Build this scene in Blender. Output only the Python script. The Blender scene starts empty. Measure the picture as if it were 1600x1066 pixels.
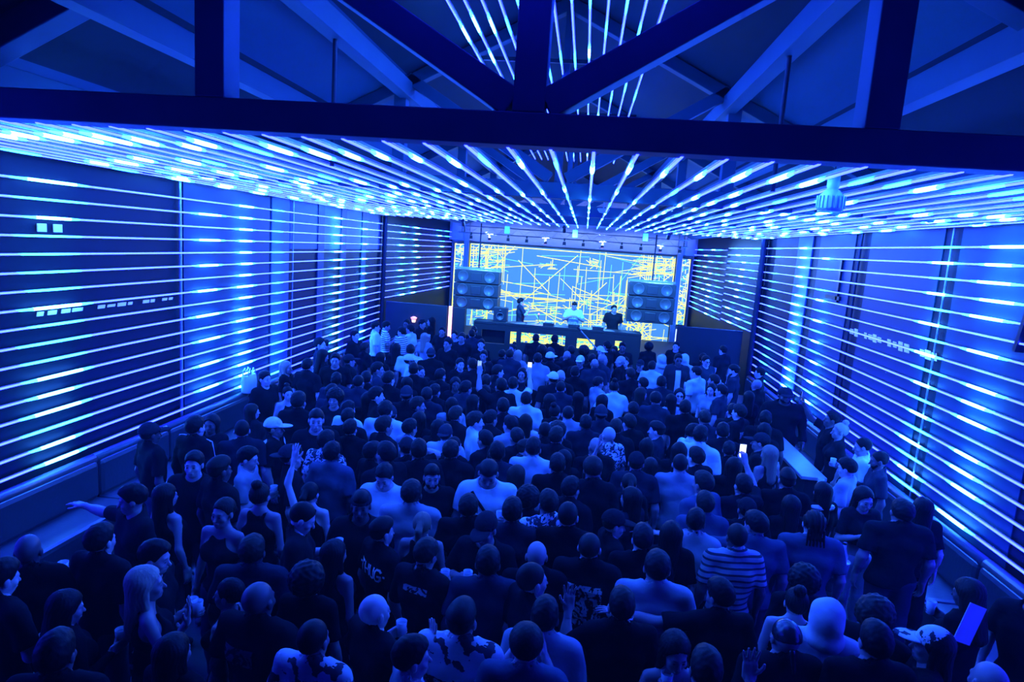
import bpy, bmesh, math, random
import numpy as np
from mathutils import Vector, Matrix
from mathutils.bvhtree import BVHTree
R = math.radians
rnd = random.Random(7)
scn = bpy.context.scene
col = scn.collection
PI = math.pi

# ------------------------------------------------------------------ camera
EYE = 3.95
def make_camera():
    f = 1010.5                                   # focal length in pixels of a 1600 px wide frame
    fwd = Vector((115, -143, f)).normalized()    # room axis +Y seen in camera axes (x right, y down, z ahead)
    up = -Vector((-465, 6767, f)).normalized()
    up = (up - fwd * up.dot(fwd)).normalized()
    right = fwd.cross(up)
    if right.x < 0: right = -right
    # columns: world axes in camera coords -> invert
    M = Matrix((right, fwd, up))                 # rows = world axes expressed in cam coords = world<-cam
    C = Matrix(((1,0,0),(0,-1,0),(0,0,-1)))      # blender cam (x right, y up, z back) -> (x right, y down, z ahead)
    rot = M @ C
    cam = bpy.data.cameras.new('camera'); ob = bpy.data.objects.new('camera', cam)
    col.objects.link(ob)
    cam.lens = 36.0 * f / 1600.0; cam.sensor_width = 36.0; cam.sensor_fit = 'HORIZONTAL'
    cam.clip_start = 0.05; cam.clip_end = 200
    ob.matrix_world = Matrix.Translation((0, 0, EYE)) @ rot.to_4x4()
    scn.camera = ob
make_camera()
scn.view_settings.view_transform = 'Standard'
scn.view_settings.look = 'None'
scn.view_settings.gamma = 1.0
scn.view_settings.use_curve_mapping = False
scn.view_settings.exposure = 0.3
scn.cycles.max_bounces = 4
scn.cycles.use_adaptive_sampling = True
scn.cycles.adaptive_threshold = 0.03
scn.cycles.diffuse_bounces = 2
scn.cycles.glossy_bounces = 2
scn.cycles.transmission_bounces = 3
scn.cycles.transparent_max_bounces = 6
scn.cycles.volume_bounces = 0
scn.cycles.use_denoising = True
scn.cycles.sample_clamp_indirect = 3.0
scn.cycles.caustics_reflective = False
scn.cycles.caustics_refractive = False

# ------------------------------------------------------------------ materials
MATS = {}
def mat(name, base=(0.1,0.1,0.1), rough=0.5, metal=0.0, spec=0.5, noise=0.0, nscale=8.0, bump=0.0, bscale=60.0):
    if name in MATS: return MATS[name]
    m = bpy.data.materials.new(name); m.use_nodes = True
    nt = m.node_tree; b = nt.nodes['Principled BSDF']
    b.inputs['Base Color'].default_value = (*base, 1)
    b.inputs['Roughness'].default_value = rough
    b.inputs['Metallic'].default_value = metal
    b.inputs['Specular IOR Level'].default_value = spec
    if noise or bump:
        tc = nt.nodes.new('ShaderNodeTexCoord')
    if noise:
        n = nt.nodes.new('ShaderNodeTexNoise'); n.inputs['Scale'].default_value = nscale; n.inputs['Detail'].default_value = 4
        nt.links.new(tc.outputs['Object'], n.inputs['Vector'])
        mx = nt.nodes.new('ShaderNodeMix'); mx.data_type = 'RGBA'
        mx.inputs['A'].default_value = (*[c*(1-noise) for c in base], 1)
        mx.inputs['B'].default_value = (*[min(1, c*(1+noise)) for c in base], 1)
        nt.links.new(n.outputs['Fac'], mx.inputs['Factor'])
        nt.links.new(mx.outputs['Result'], b.inputs['Base Color'])
    if bump:
        n2 = nt.nodes.new('ShaderNodeTexNoise'); n2.inputs['Scale'].default_value = bscale
        nt.links.new(tc.outputs['Object'], n2.inputs['Vector'])
        bp = nt.nodes.new('ShaderNodeBump'); bp.inputs['Strength'].default_value = bump; bp.inputs['Distance'].default_value = 0.01
        nt.links.new(n2.outputs['Fac'], bp.inputs['Height']); nt.links.new(bp.outputs['Normal'], b.inputs['Normal'])
    MATS[name] = m
    return m
def emit(name, rgb, strength=1.0, base=(0.6,0.6,0.65)):
    if name in MATS: return MATS[name]
    m = bpy.data.materials.new(name); m.use_nodes = True
    b = m.node_tree.nodes['Principled BSDF']
    b.inputs['Base Color'].default_value = (*base, 1); b.inputs['Roughness'].default_value = 0.4
    b.inputs['Emission Color'].default_value = (*rgb, 1)
    b.inputs['Emission Strength'].default_value = strength
    MATS[name] = m
    return m

# ------------------------------------------------------------------ mesh helpers
class MB:
    """collects shapes, builds ONE mesh object"""
    def __init__(s): s.v = []; s.f = []; s.mi = []; s.smooth = False
    def add(s, vs, fs, mi=0):
        o = len(s.v); s.v += [tuple(v) for v in vs]
        for f in fs: s.f.append([i+o for i in f]); s.mi.append(mi)
        return s
    def box(s, x0, x1, y0, y1, z0, z1, mi=0, M=None):
        vs = [Vector((x,y,z)) for x in (x0,x1) for y in (y0,y1) for z in (z0,z1)]
        if M is not None: vs = [M @ v for v in vs]
        return s.add(vs, [(0,1,3,2),(4,6,7,5),(0,4,5,1),(2,3,7,6),(0,2,6,4),(1,5,7,3)], mi)
    def bar(s, a, b, w, h, mi=0, up=(0,0,1)):
        """rectangular bar from a to b, w across, h along up"""
        a, b = Vector(a), Vector(b); d = (b-a); L = d.length; d.normalize()
        u = Vector(up); x = d.cross(u)
        if x.length < 1e-4: x = d.cross(Vector((0,1,0)))
        x.normalize(); u = x.cross(d).normalized()
        vs = []
        for p in (a, b):
            for i, j in ((-1,-1),(1,-1),(1,1),(-1,1)): vs.append(p + x*(i*w/2) + u*(j*h/2))
        return s.add(vs, [(0,1,2,3),(7,6,5,4),(0,4,5,1),(1,5,6,2),(2,6,7,3),(3,7,4,0)], mi)
    def tube(s, pts, r, n=8, mi=0, caps=True):
        pts = [Vector(p) for p in pts]; rs = r if isinstance(r, (list, tuple)) else [r]*len(pts)
        o = len(s.v); prev = None
        for k, p in enumerate(pts):
            d = (pts[min(k+1, len(pts)-1)] - pts[max(k-1, 0)]).normalized()
            x = d.cross(Vector((0,0,1)))
            if x.length < 1e-3: x = Vector((1,0,0))
            x.normalize()
            if prev is not None and x.dot(prev) < 0: x = -x
            prev = x; y = x.cross(d).normalized()
            for i in range(n):
                t = 2*PI*i/n; s.v.append(tuple(p + x*(rs[k]*math.cos(t)) + y*(rs[k]*math.sin(t))))
        for k in range(len(pts)-1):
            m_ = mi[k] if isinstance(mi, (list, tuple)) else mi
            for i in range(n):
                j = (i+1) % n
                s.f.append([o+k*n+i, o+k*n+j, o+(k+1)*n+j, o+(k+1)*n+i]); s.mi.append(m_)
        if caps:
            m0 = mi[0] if isinstance(mi, (list, tuple)) else mi; m1 = mi[-1] if isinstance(mi, (list, tuple)) else mi
            s.f.append([o+i for i in reversed(range(n))]); s.mi.append(m0)
            s.f.append([o+(len(pts)-1)*n+i for i in range(n)]); s.mi.append(m1)
        return s
    def lathe(s, prof, n=20, c=(0,0,0), mi=0, axis='z'):
        o = len(s.v); c = Vector(c)
        for r, z in prof:
            for i in range(n):
                t = 2*PI*i/n; x, y = r*math.cos(t), r*math.sin(t)
                p = (x,y,z) if axis == 'z' else (x,z,y)
                s.v.append(tuple(Vector(p)+c))
        for k in range(len(prof)-1):
            for i in range(n):
                j = (i+1) % n
                s.f.append([o+k*n+i, o+k*n+j, o+(k+1)*n+j, o+(k+1)*n+i]); s.mi.append(mi)
        s.f.append([o+i for i in reversed(range(n))]); s.mi.append(mi)
        s.f.append([o+(len(prof)-1)*n+i for i in range(n)]); s.mi.append(mi)
        return s
    def mesh(s, name, mats, smooth=None, recalc=True):
        me = bpy.data.meshes.new(name)
        me.from_pydata(s.v, [], s.f)
        for m in (mats if isinstance(mats, (list, tuple)) else [mats]): me.materials.append(m)
        if any(s.mi): me.polygons.foreach_set('material_index', s.mi)
        if recalc:
            bm = bmesh.new(); bm.from_mesh(me); bmesh.ops.recalc_face_normals(bm, faces=bm.faces); bm.to_mesh(me); bm.free()
        if s.smooth if smooth is None else smooth: me.polygons.foreach_set('use_smooth', [True]*len(me.polygons))
        me.update()
        return me
    def build(s, name, mats, parent=None, smooth=None, bevel=0.0, loc=None):
        o = bpy.data.objects.new(name, s.mesh(name, mats, smooth)); col.objects.link(o)
        if parent is not None: o.parent = parent
        if loc is not None: o.location = loc
        if bevel:
            b = o.modifiers.new('bevel', 'BEVEL'); b.width = bevel; b.segments = 2; b.limit_method = 'ANGLE'
        return o
def tag(o, label=None, cat=None, group=None, kind=None):
    if label: o['label'] = label
    if cat: o['category'] = cat
    if group: o['group'] = group
    if kind: o['kind'] = kind
    return o
def thing(name, label, cat, loc=(0,0,0), rz=0.0, group=None):
    o = bpy.data.objects.new(name, None); col.objects.link(o)
    o.empty_display_size = 0.1
    o.location = loc; o.rotation_euler = (0,0,rz)
    return tag(o, label, cat, group)
ORD = ['zeroth','first','second','third','fourth','fifth','sixth','seventh','eighth','ninth','tenth','eleventh','twelfth','thirteenth',
 'fourteenth','fifteenth','sixteenth','seventeenth','eighteenth','nineteenth','twentieth']
def ordinal(n):
    if n <= 20: return ORD[n]
    tens = {2:'twenty',3:'thirty',4:'forty'}[n//10]
    return (tens + '-' + ORD[n % 10]) if n % 10 else {2:'twentieth',3:'thirtieth',4:'fortieth'}[n//10]

# ------------------------------------------------------------------ room shell
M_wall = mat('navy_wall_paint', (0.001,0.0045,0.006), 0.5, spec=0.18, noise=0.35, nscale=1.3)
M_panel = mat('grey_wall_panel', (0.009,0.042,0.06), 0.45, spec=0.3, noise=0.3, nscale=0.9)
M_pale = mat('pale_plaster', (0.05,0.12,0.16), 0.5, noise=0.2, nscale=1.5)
M_black = mat('black_matte', (0.015,0.015,0.018), 0.55)
M_beam = mat('dark_stained_timber', (0.04,0.085,0.12), 0.6, noise=0.3, nscale=3)
M_beam2 = mat('painted_timber', (0.022,0.065,0.08), 0.6, noise=0.2, nscale=3)
M_alu = mat('anodised_aluminium', (0.55,0.55,0.6), 0.35, 0.8)
M_floor = mat('polished_concrete', (0.05,0.05,0.06), 0.3, noise=0.4, nscale=1.2)
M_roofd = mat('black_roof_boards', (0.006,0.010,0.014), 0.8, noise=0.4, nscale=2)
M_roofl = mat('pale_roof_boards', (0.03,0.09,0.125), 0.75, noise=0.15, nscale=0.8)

XL, XR = -5.96, 4.56          # planes of the wall strips
CEIL = 4.53                   # height of the strip ceiling
YE = 26.5
def struct(name, mb, mats, **k):
    o = mb.build(name, mats, **k); tag(o, kind='structure'); return o
struct('floor', MB().box(-7.5, 6.5, -3, YE+3, -0.2, 0.0), M_floor)
# walls: straight to the corner post, then turning in slightly
def wall(name, x, yb, xe, sgn):
    mb = MB()
    t = 0.25*sgn
    for (xa, ya, xb, yb_) in ((x, -2.5, x, yb), (x, yb, xe, YE)):
        mb.add([(xa,ya,0),(xb,yb_,0),(xb+t,yb_,0),(xa+t,ya,0),(xa,ya,5.6),(xb,yb_,5.6),(xb+t,yb_,5.6),(xa+t,ya,5.6)],
               [(0,1,2,3),(7,6,5,4),(0,4,5,1),(1,5,6,2),(2,6,7,3),(3,7,4,0)])
    return struct(name, mb, M_wall)
wall('wall_left', XL-0.075, 18.9, -5.40-0.075, -1)
wall('wall_right', XR+0.075, 17.3, 4.22+0.075, 1)
struct('wall_back', MB().box(-6.2, 5.0, YE+0.02, YE+0.3, 0, 6.9), mat('lilac_back_wall', (0.42,0.42,0.52), 0.6, noise=0.1))
struct('wall_front', MB().box(-6.4, 5.0, -2.6, -2.4, 0, 6.9), M_wall)
# panels and pilasters of the side walls, each lifted 2 cm off the wall
n_trim = 0
def trim(mb, m):
    global n_trim
    n_trim += 1
    return struct('trim_%d' % n_trim, mb, m)
xl = XL-0.075; xr = XR+0.075
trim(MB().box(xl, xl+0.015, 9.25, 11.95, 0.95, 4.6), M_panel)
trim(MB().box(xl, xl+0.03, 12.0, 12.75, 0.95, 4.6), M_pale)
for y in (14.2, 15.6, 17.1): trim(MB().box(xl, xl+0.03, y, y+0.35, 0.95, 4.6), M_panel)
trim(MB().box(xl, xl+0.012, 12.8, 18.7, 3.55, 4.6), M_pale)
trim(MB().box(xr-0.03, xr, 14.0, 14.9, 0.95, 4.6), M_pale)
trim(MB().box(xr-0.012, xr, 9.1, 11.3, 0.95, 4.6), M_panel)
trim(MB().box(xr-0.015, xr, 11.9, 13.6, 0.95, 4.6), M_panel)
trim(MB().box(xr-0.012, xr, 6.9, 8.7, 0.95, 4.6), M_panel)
def post(name, label, x, y, z0, z1, r, m, cat='post'):
    o = MB().tube([(0,0,0),(0,0,z1-z0)], r, 10).build(name, m, loc=(x,y,z0)); tag(o, label, cat); return o
M_dkpost = mat('dark_steel', (0.03,0.032,0.04), 0.35, 0.6)
post('corner_post', 'dark round post where the left LED wall turns in, left of the barrier', XL+0.02, 18.9, 0, CEIL, 0.07, M_dkpost)
post('corner_post', 'dark round post at the bend of the right LED wall, right of the barrier', XR-0.02, 17.35, 0, CEIL, 0.09, M_dkpost)
post('conduit_pipe', 'thin vertical pipe on the left wall, nearest the camera', XL-0.035, 9.13, 0.9, CEIL, 0.022, M_alu, 'pipe')
post('conduit_pipe', 'thin vertical pipe on the left wall beside the pale pilaster', XL-0.035, 12.9, 0.9, CEIL, 0.016, M_alu, 'pipe')
post('conduit_pipe', 'thin vertical pipe on the right wall, nearest the camera', XR+0.035, 8.85, 0.9, CEIL, 0.014, M_alu, 'pipe')
post('conduit_pipe', 'thin vertical pipe on the right wall, farther one beside the bracket', XR+0.035, 11.6, 0.9, CEIL, 0.02, M_dkpost, 'pipe')
o = MB().bar((xr-0.04,7.0,4.45),(xr-0.04,7.25,3.2),0.05,0.12,up=(1,0,0)).build('wall_brace', M_dkpost); tag(o, 'dark slanting brace high on the right wall near the frame edge', 'brace')
o = MB().box(xr-0.05, xr, 12.2, 12.9, 3.35, 3.42).box(xr-0.05, xr, 12.3, 12.38, 3.3, 4.1).build('wall_bracket', M_dkpost); tag(o, 'small dark bracket on the right wall between pilaster and pipe', 'bracket')

# ------------------------------------------------------------------ roof timbers
RX = -0.40; QH = 1.97; Z0 = EYE
ZQ = Z0+1.9; ZR = Z0+2.85; ZB0 = Z0+0.58; ZB1 = Z0+0.77
def roofz(h): return ZR - 0.5*h             # height of the roof plane at half span h
def truss(y, label, front=False):
    t = thing('roof_truss', label, 'roof truss', (RX, y, ZB0))
    w = 0.19 if front else 0.15
    m = M_beam if front else M_beam2
    z = lambda q: q-ZB0
    MB().box(-5.75, 5.2, -w/2, w/2, 0, ZB1-ZB0).build('tie_beam', m, t, bevel=0.008)
    MB().box(-w/2*(1 if front else .55), w/2*(1 if front else .55), -w/2, w/2, z(ZB1), z(ZR)-0.05).build('king_post', m, t, bevel=0.008)
    for s in (-1, 1):
        MB().box(s*QH-w/2, s*QH+w/2, -w/2, w/2, z(ZB1), z(ZQ)+0.02).build('queen_post', m, t, bevel=0.008)
        MB().bar((s*0.1,0,z(ZB1)+0.05), (s*(QH-0.08),0,z(ZQ)), w*0.95, w*0.9).build('brace', m, t, bevel=0.008)
        MB().bar((s*4.35,0,z(roofz(4.35))-0.06), (0,0,z(ZR)-0.06), w*0.95, w*0.9).build('rafter', m, t, bevel=0.008)
    return t
truss(4.0, 'dark timber roof truss with thick tie beam crossing above the strip ceiling', True)
truss(8.0, 'second painted roof truss, seen behind the front beam')
truss(12.0, 'third painted roof truss, farther behind the front beam')
truss(16.0, 'farthest painted roof truss over the rear of the strip ceiling')
# purlins run the length of the roof
PH = (1.9, 2.75, 3.65)
for i, h in enumerate(PH):
    for s, side in ((-1,'left'),(1,'right')):
        o = MB().box(-0.075, 0.075, 1.2, 25.5, -0.19, 0.0).build('purlin', M_beam2, loc=(RX+s*h, 0, roofz(h)-0.06), bevel=0.006)
        tag(o, '%s long painted purlin under the %s roof slope' % (('upper','middle','lower')[i], side), 'purlin')
n = 0
for s, side in ((-1,'left'),(1,'right')):
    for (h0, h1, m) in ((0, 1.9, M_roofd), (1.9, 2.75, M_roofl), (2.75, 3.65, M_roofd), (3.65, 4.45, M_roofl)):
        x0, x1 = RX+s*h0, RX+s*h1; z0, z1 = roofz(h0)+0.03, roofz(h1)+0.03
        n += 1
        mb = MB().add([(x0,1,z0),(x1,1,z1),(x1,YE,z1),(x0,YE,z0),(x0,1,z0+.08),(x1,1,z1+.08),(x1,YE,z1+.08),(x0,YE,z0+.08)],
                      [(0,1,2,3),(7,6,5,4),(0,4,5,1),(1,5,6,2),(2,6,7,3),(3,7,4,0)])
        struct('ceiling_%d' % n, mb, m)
for s in (-1, 1):
    n += 1
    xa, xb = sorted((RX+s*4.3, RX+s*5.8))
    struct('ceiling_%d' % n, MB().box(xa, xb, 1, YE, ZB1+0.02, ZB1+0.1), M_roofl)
for x, label in ((-2.3, 'thin dark hanger rod on the left between roof and beam'), (1.5, 'thin dark hanger rod on the right between roof and beam')):
    post('hanger_rod', label, x, 5.7, CEIL, roofz(abs(x-RX))-0.1, 0.02, M_black, 'rod')

# ------------------------------------------------------------------ LED strips
B = 33.0
M_dim = emit('led_diffuser_dim', (0.25,0.46,B))
M_mid = emit('led_diffuser_mid', (0.26,4.5,B*1.1))
M_hot = emit('led_diffuser_hot', (1.6,13.0,B*2.1))
LED = [M_dim, M_mid, M_hot]
def led_tube(p0, p1, clusters, r=0.0105):
    """one diffuser tube; clusters = [(distance along, half length, level)]"""
    p0, p1 = Vector(p0), Vector(p1); L = (p1-p0).length; d = (p1-p0)/L
    st = [(0.0, r, 0)]
    for c, hl, lv in sorted(clusters):
        a, b = c-hl, c+hl
        if a-0.3 <= st[-1][0] or b+0.3 >= L: continue
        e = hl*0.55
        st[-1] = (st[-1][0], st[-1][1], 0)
        R_ = r*(1.9 if lv == 2 else 1.4)  # tube swells at bright clusters: bloom put into the shape
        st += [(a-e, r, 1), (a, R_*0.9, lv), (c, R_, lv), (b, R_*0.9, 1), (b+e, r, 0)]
    st.append((L, r, 0))
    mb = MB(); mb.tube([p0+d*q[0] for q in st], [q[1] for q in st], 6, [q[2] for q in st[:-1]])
    return mb
def led_strip(p0, p1, back, clusters, label, group, r=0.0105):
    """back = direction from the tube to the surface it is fixed on"""
    p0, p1 = Vector(p0), Vector(p1); mid = (p0+p1)/2
    t = thing('led_strip', label, 'LED strip', mid, 0, group)
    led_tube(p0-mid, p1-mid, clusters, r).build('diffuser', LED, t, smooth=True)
    b = Vector(back)
    q0, q1 = p0-mid+b*(r+0.016), p1-mid+b*(r+0.016)
    MB().bar(q0, q1, 0.026, 0.02, up=b).build('channel', M_alu, t)
def jit(lst, j, p, keep=1.0):
    out = []
    for y, hl, lv in lst:
        if rnd.random() < keep: out.append((y+rnd.uniform(-j, j)-p, hl*rnd.uniform(.8, 1.15), lv))
    return out
GL, GR = 'LED strips along the left wall', 'LED strips along the right wall'
NROW = 17
for i in range(NROW):
    z = 1.09+0.2*i
    nth = 'lowest' if i == 0 else 'topmost' if i == NROW-1 else ordinal(i+1)+' from the bottom,'
    alt = i % 2
    y0 = 1.2
    cl = [(6.75,.30,2 if rnd.random() < .45 else 1),(10.95,.24,2),(12.2,.16,1),(15.25,.26,2),(17.2,.2,2 if alt else 1)]
    if alt: cl.append((9.8,.28,2))
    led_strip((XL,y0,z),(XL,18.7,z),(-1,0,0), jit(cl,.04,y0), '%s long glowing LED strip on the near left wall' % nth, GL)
    cl = [(20.6,.22,2 if alt else 1),(21.9,.22,2),(24.6,.25,2 if alt else 1),(25.4,.2,1)]
    if z > 1.95:
        xa = XL+(0.56)*(19.15-18.9)/7.6
        led_strip((xa,19.15,z),(-5.43,26.1,z),(-1,0,0), jit(cl,.25,19.15), '%s LED strip on the far left wall past the post' % nth, 'LED strips on the far left wall')
    cl = [(7.75,.28,2),(8.95,.25,2 if alt else 1),(12.95,.20,2 if alt else 1),(14.35,.24,2),(16.2,.18,1)]
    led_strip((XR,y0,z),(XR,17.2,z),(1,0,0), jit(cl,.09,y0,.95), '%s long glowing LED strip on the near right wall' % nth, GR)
    if z > 2.0:
        cl = [(18.3,.2,1),(19.2,.22,2),(20.0,.22,2 if alt else 1)]
        led_strip((XR-.01,17.55,z),(XR-.15,20.9,z),(1,0,0), jit(cl,.3,17.55), '%s LED strip on the middle panel of the right wall' % nth, 'LED strips on the middle right panel')
        cl = [(22.0,.2,1),(22.9,.25,2),(23.8,.25,2 if alt else 1),(25.0,.3,1)]
        led_strip((XR-.16,21.1,z-.06),(XR-.33,26.1,z-.06),(1,0,0), jit(cl,.25,21.1), '%s LED strip on the far right wall by the stage' % nth, 'LED strips on the far right wall')
# ceiling
SX = 0.26
ks = list(range(-22, 18))
for q, k in enumerate(ks):
    x = k*SX
    alt = k % 2
    y0, y1 = 4.02, 18.3
    cl = []
    y = 4.75+rnd.uniform(-.1,.25)
    while y < 18:
        cl.append((y-y0, rnd.uniform(.12,.21), 2 if rnd.random() < .75 else 1))
        y += rnd.choice((1.1,1.5,1.9,2.3))*(1.0 if y > 6 else 1.25)
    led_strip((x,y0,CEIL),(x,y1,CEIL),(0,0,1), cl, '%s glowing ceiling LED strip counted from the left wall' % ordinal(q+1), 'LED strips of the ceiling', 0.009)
for y, label in ((4.3,'nearest'),(8.35,'second'),(12.35,'third'),(16.35,'fourth'),(18.2,'rearmost')):
    o = MB().box(-5.8, 4.5, -0.02, 0.02, 0.0, 0.03).build('ceiling_rail', M_alu, loc=(0,y,CEIL+0.041)); tag(o, '%s thin cross rail carrying the ceiling LED strips' % label, 'rail')
# strips high under the ridge
for k in range(13):
    x = -1.34+0.151*k
    cl = []; y = 5.2+rnd.uniform(0,1.2)
    while y < 14.5:
        cl.append((y-3.0, rnd.uniform(.12,.22), 1 if rnd.random() < .6 else 2)); y += rnd.uniform(1.0,2.3)
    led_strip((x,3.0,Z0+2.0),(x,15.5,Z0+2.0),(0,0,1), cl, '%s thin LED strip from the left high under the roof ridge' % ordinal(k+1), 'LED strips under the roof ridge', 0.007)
for y, label in ((5.0,'nearest'),(7.6,'second'),(10.4,'third'),(13.2,'rearmost')):
    o = MB().box(-1.5, 0.6, -0.02, 0.02, 0, 0.04).build('cross_rail', M_dkpost, loc=(0,y,Z0+2.036)); tag(o, '%s dark cross rail holding the strips under the ridge' % label, 'rail')
# ------------------------------------------------------------------ stage end
M_scr = emit('led_screen_base', (0.06,0.26,0.75), 1.0, (0.02,0.02,0.03))
M_line = emit('led_screen_lines', (1.0,1.10,0.12), 1.15, (0.02,0.02,0.02))
M_line2 = emit('led_screen_lines_aqua', (0.16,0.85,0.40), 1.2, (0.02,0.02,0.02))
M_case = mat('black_screen_frame', (0.02,0.02,0.025), 0.5)
M_spk = mat('speaker_black_paint', (0.02,0.021,0.025), 0.5, bump=0.3, bscale=200)
M_cone = mat('speaker_cone', (0.10,0.10,0.11), 0.4)
M_gear = mat('gear_black_plastic',(0.03,0.03,0.035),.35)
M_truss = mat('aluminium_truss', (0.4,0.4,0.44), 0.35, 0.7)

def clip_line(a, b, w, h):
    (x0,y0),(x1,y1) = a,b; t0,t1 = 0.0,1.0; dx,dy = x1-x0,y1-y0
    for p,q in ((-dx,x0),(dx,w-x0),(-dy,y0),(dy,h-y0)):
        if abs(p) < 1e-9:
            if q < 0: return None
        else:
            t = q/p
            if p < 0: t0 = max(t0,t)
            else: t1 = min(t1,t)
    if t0 >= t1: return None
    return (x0+dx*t0,y0+dy*t0),(x0+dx*t1,y0+dy*t1)
def line_art(w, h, segs, th):
    mb = MB()
    for k,(a,b,t,mi) in enumerate(segs):
        c = clip_line(a,b,w,h)
        if not c: continue
        (x0,z0),(x1,z1) = c; L = math.hypot(x1-x0,z1-z0)
        if L < 0.02: continue
        nx,nz = -(z1-z0)/L*th*t/2, (x1-x0)/L*th*t/2
        y = -0.012-0.00004*k
        mb.add([(x0-nx,y,z0-nz),(x1-nx,y,z1-nz),(x1+nx,y,z1+nz),(x0+nx,y,z0+nz)],[(0,1,2,3)],mi)
    return mb
def screen(name, label, x0, x1, z0, z1, y, segs, th=0.025):
    t = thing(name, label, 'LED screen', (x0,y,z0))
    w,h = x1-x0,z1-z0
    MB().box(-.03,w+.03,0.03,.13,-.03,h+.03).build('frame', M_case, t)
    MB().box(0,w,-.008,.03,0,h).build('display_panel', M_scr, t)
    line_art(w,h,segs,th).build('line_graphic', [M_line,M_line2], t)
    return t
r2 = random.Random(21)
W,H = 8.2,3.8
S = []
def net(cx,cz,sx,sz,n,lmin,lmax,flat=0.35,t=(.7,1.1)):
    for _ in range(int(n*1.3)):
        x,z = cx+r2.uniform(-sx,sx), cz+r2.uniform(-sz,sz); L = r2.uniform(lmin,lmax)
        k = r2.random()
        if k < flat: a = r2.gauss(0,.12)
        elif k < flat+.25: a = PI/2+r2.gauss(0,.03)
        else: a = r2.uniform(-1.0,1.0)
        S.append(((x-L/2*math.cos(a),z-L/2*math.sin(a)),(x+L/2*math.cos(a),z+L/2*math.sin(a)),r2.uniform(*t),0 if r2.random()<.7 else 1))
net(.75,3.2,.7,.5,46,.3,1.3,.5)             # dense knot top left
net(7.5,3.2,.65,.5,46,.3,1.2,.5)            # dense knot top right
net(4.1,2.2,3.6,1.4,52,.9,3.2,.3)           # loose net
net(4.1,1.7,3.2,.25,22,.8,2.6,.85)          # bright horizontal band
net(.6,.6,.6,.6,26,.3,1.0,.35); net(7.4,.5,.8,.6,30,.3,1.1,.4)
net(4.1,.55,3.0,.5,30,.5,2.0,.35)
for cx,cz in ((3.55,1.3),(5.5,1.15),(4.9,1.75),(3.2,3.1),(5.0,3.35)): net(cx,cz,.2,.12,9,.2,.5,.6)
for x in (1.05,1.6,2.15,2.7,3.3,3.7,4.4,4.75,5.3,5.85,6.4): S.append(((x+r2.uniform(-.05,.05),r2.uniform(.2,1.6)),(x,r2.uniform(2.6,3.8)),.8,0))
S.append(((0.02,3.76),(8.18,3.7),1.3,0)); S.append(((8.17,2.7),(8.17,3.75),1.3,0)); S.append(((0.02,2.7),(0.02,3.76),1.3,0))
screen('led_screen', 'wide LED screen glowing with yellow-green lines behind the DJ booth', -4.65, 3.55, 0.1, 3.9, 26.2, S)
for lab,x0,x1 in (('narrow LED screen strip left of the left speaker stack',-5.28,-4.86),('narrow LED screen strip right of the right speaker stack',3.78,4.12)):
    S2=[]; keep=S; S=S2
    net(.2,1.3,.25,1.3,60,.15,.6,.45)
    S2 += [((.02,0),(.02,2.6),1.2,0),((x1-x0-.02,0),(x1-x0-.02,2.6),1.2,0)]
    screen('led_screen', lab, x0, x1, 1.25, 3.85, 26.15, S2); S=keep
M_colm = mat('lilac_column', (0.22,0.23,0.32), 0.5)
for x,lab in ((-4.76,'square column between the wide screen and its left strip'),(3.67,'square column between the wide screen and its right strip')):
    o = MB().box(-.1,.1,-.1,.1,0,5.1).build('square_column', M_colm, loc=(x,26.0,0)); tag(o,lab,'column')
# header wall and lighting bar over the stage
struct('trim_20', MB().box(-5.5,4.4,26.05,26.15,3.98,6.2), MATS['lilac_back_wall'])
t = thing('lighting_truss','aluminium lighting truss with small fixtures above the LED screen','truss',(0,24.4,4.28))
for dz in (0,.25):
    for dy in (-.12,.12): MB().tube([(-4.8,dy,dz),(3.7,dy,dz)],.02,6).build('chord', M_truss, t)
mb = MB()
x=-4.8
while x < 3.6:
    mb.tube([(x,-.12,0),(x+.25,-.12,.25)],.009,5); mb.tube([(x+.25,-.12,.25),(x+.5,-.12,0)],.009,5); x+=.5
mb.build('lattice', M_truss, t)
M_red = emit('red_indicator',(1.2,0.05,0.15),1.0)
M_fix = mat('fixture_black',(0.03,0.03,0.035),0.4)
M_lens = emit('cool_lens',(0.5,0.8,2.5),1.0)
for k in range(12):
    x=-4.3+k*.7
    tt = thing('stage_light', '%s small stage light from the left on the truss over the screen'%ordinal(k+1), 'stage light', (x,24.25,4.2), 0, 'stage lights on the rear truss')
    MB().box(-.03,.03,-.03,.03,0,.1).build('yoke', M_fix, tt)
    MB().lathe([(.03,-.02),(.055,-.03),(.06,-.14),(.05,-.15)],12).build('lamp_head', M_fix, tt)
    MB().lathe([(.045,-.152),(.045,-.158)],12).build('lens', M_red if k%3==1 else M_lens, tt)
def lamp(name, loc, tgt, kind, energy, colr, size, sy=None):
    L = bpy.data.lights.new(name, kind); L.energy = energy; L.color = colr
    if kind == 'AREA':
        L.size = size
        if sy: L.shape = 'RECTANGLE'; L.size_y = sy
    else: L.shadow_soft_size = size
    if kind == 'SPOT': L.spot_size = R(95); L.spot_blend = .8
    o = bpy.data.objects.new(name, L); col.objects.link(o)
    o.location = loc; o.rotation_euler = (Vector(tgt)-Vector(loc)).to_track_quat('-Z','Y').to_euler()
for x in (-3.6,-1.5,.6,2.7):
    lamp('stage_wash', (x,24.2,4.15), (x,25.9,4.9), 'SPOT', 900, (.20,.36,1), .06)
    lamp('stage_wash', (x,23.9,4.15), (x,19.0,1.8), 'SPOT', 1100, (.06,.28,1), .06)
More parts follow.
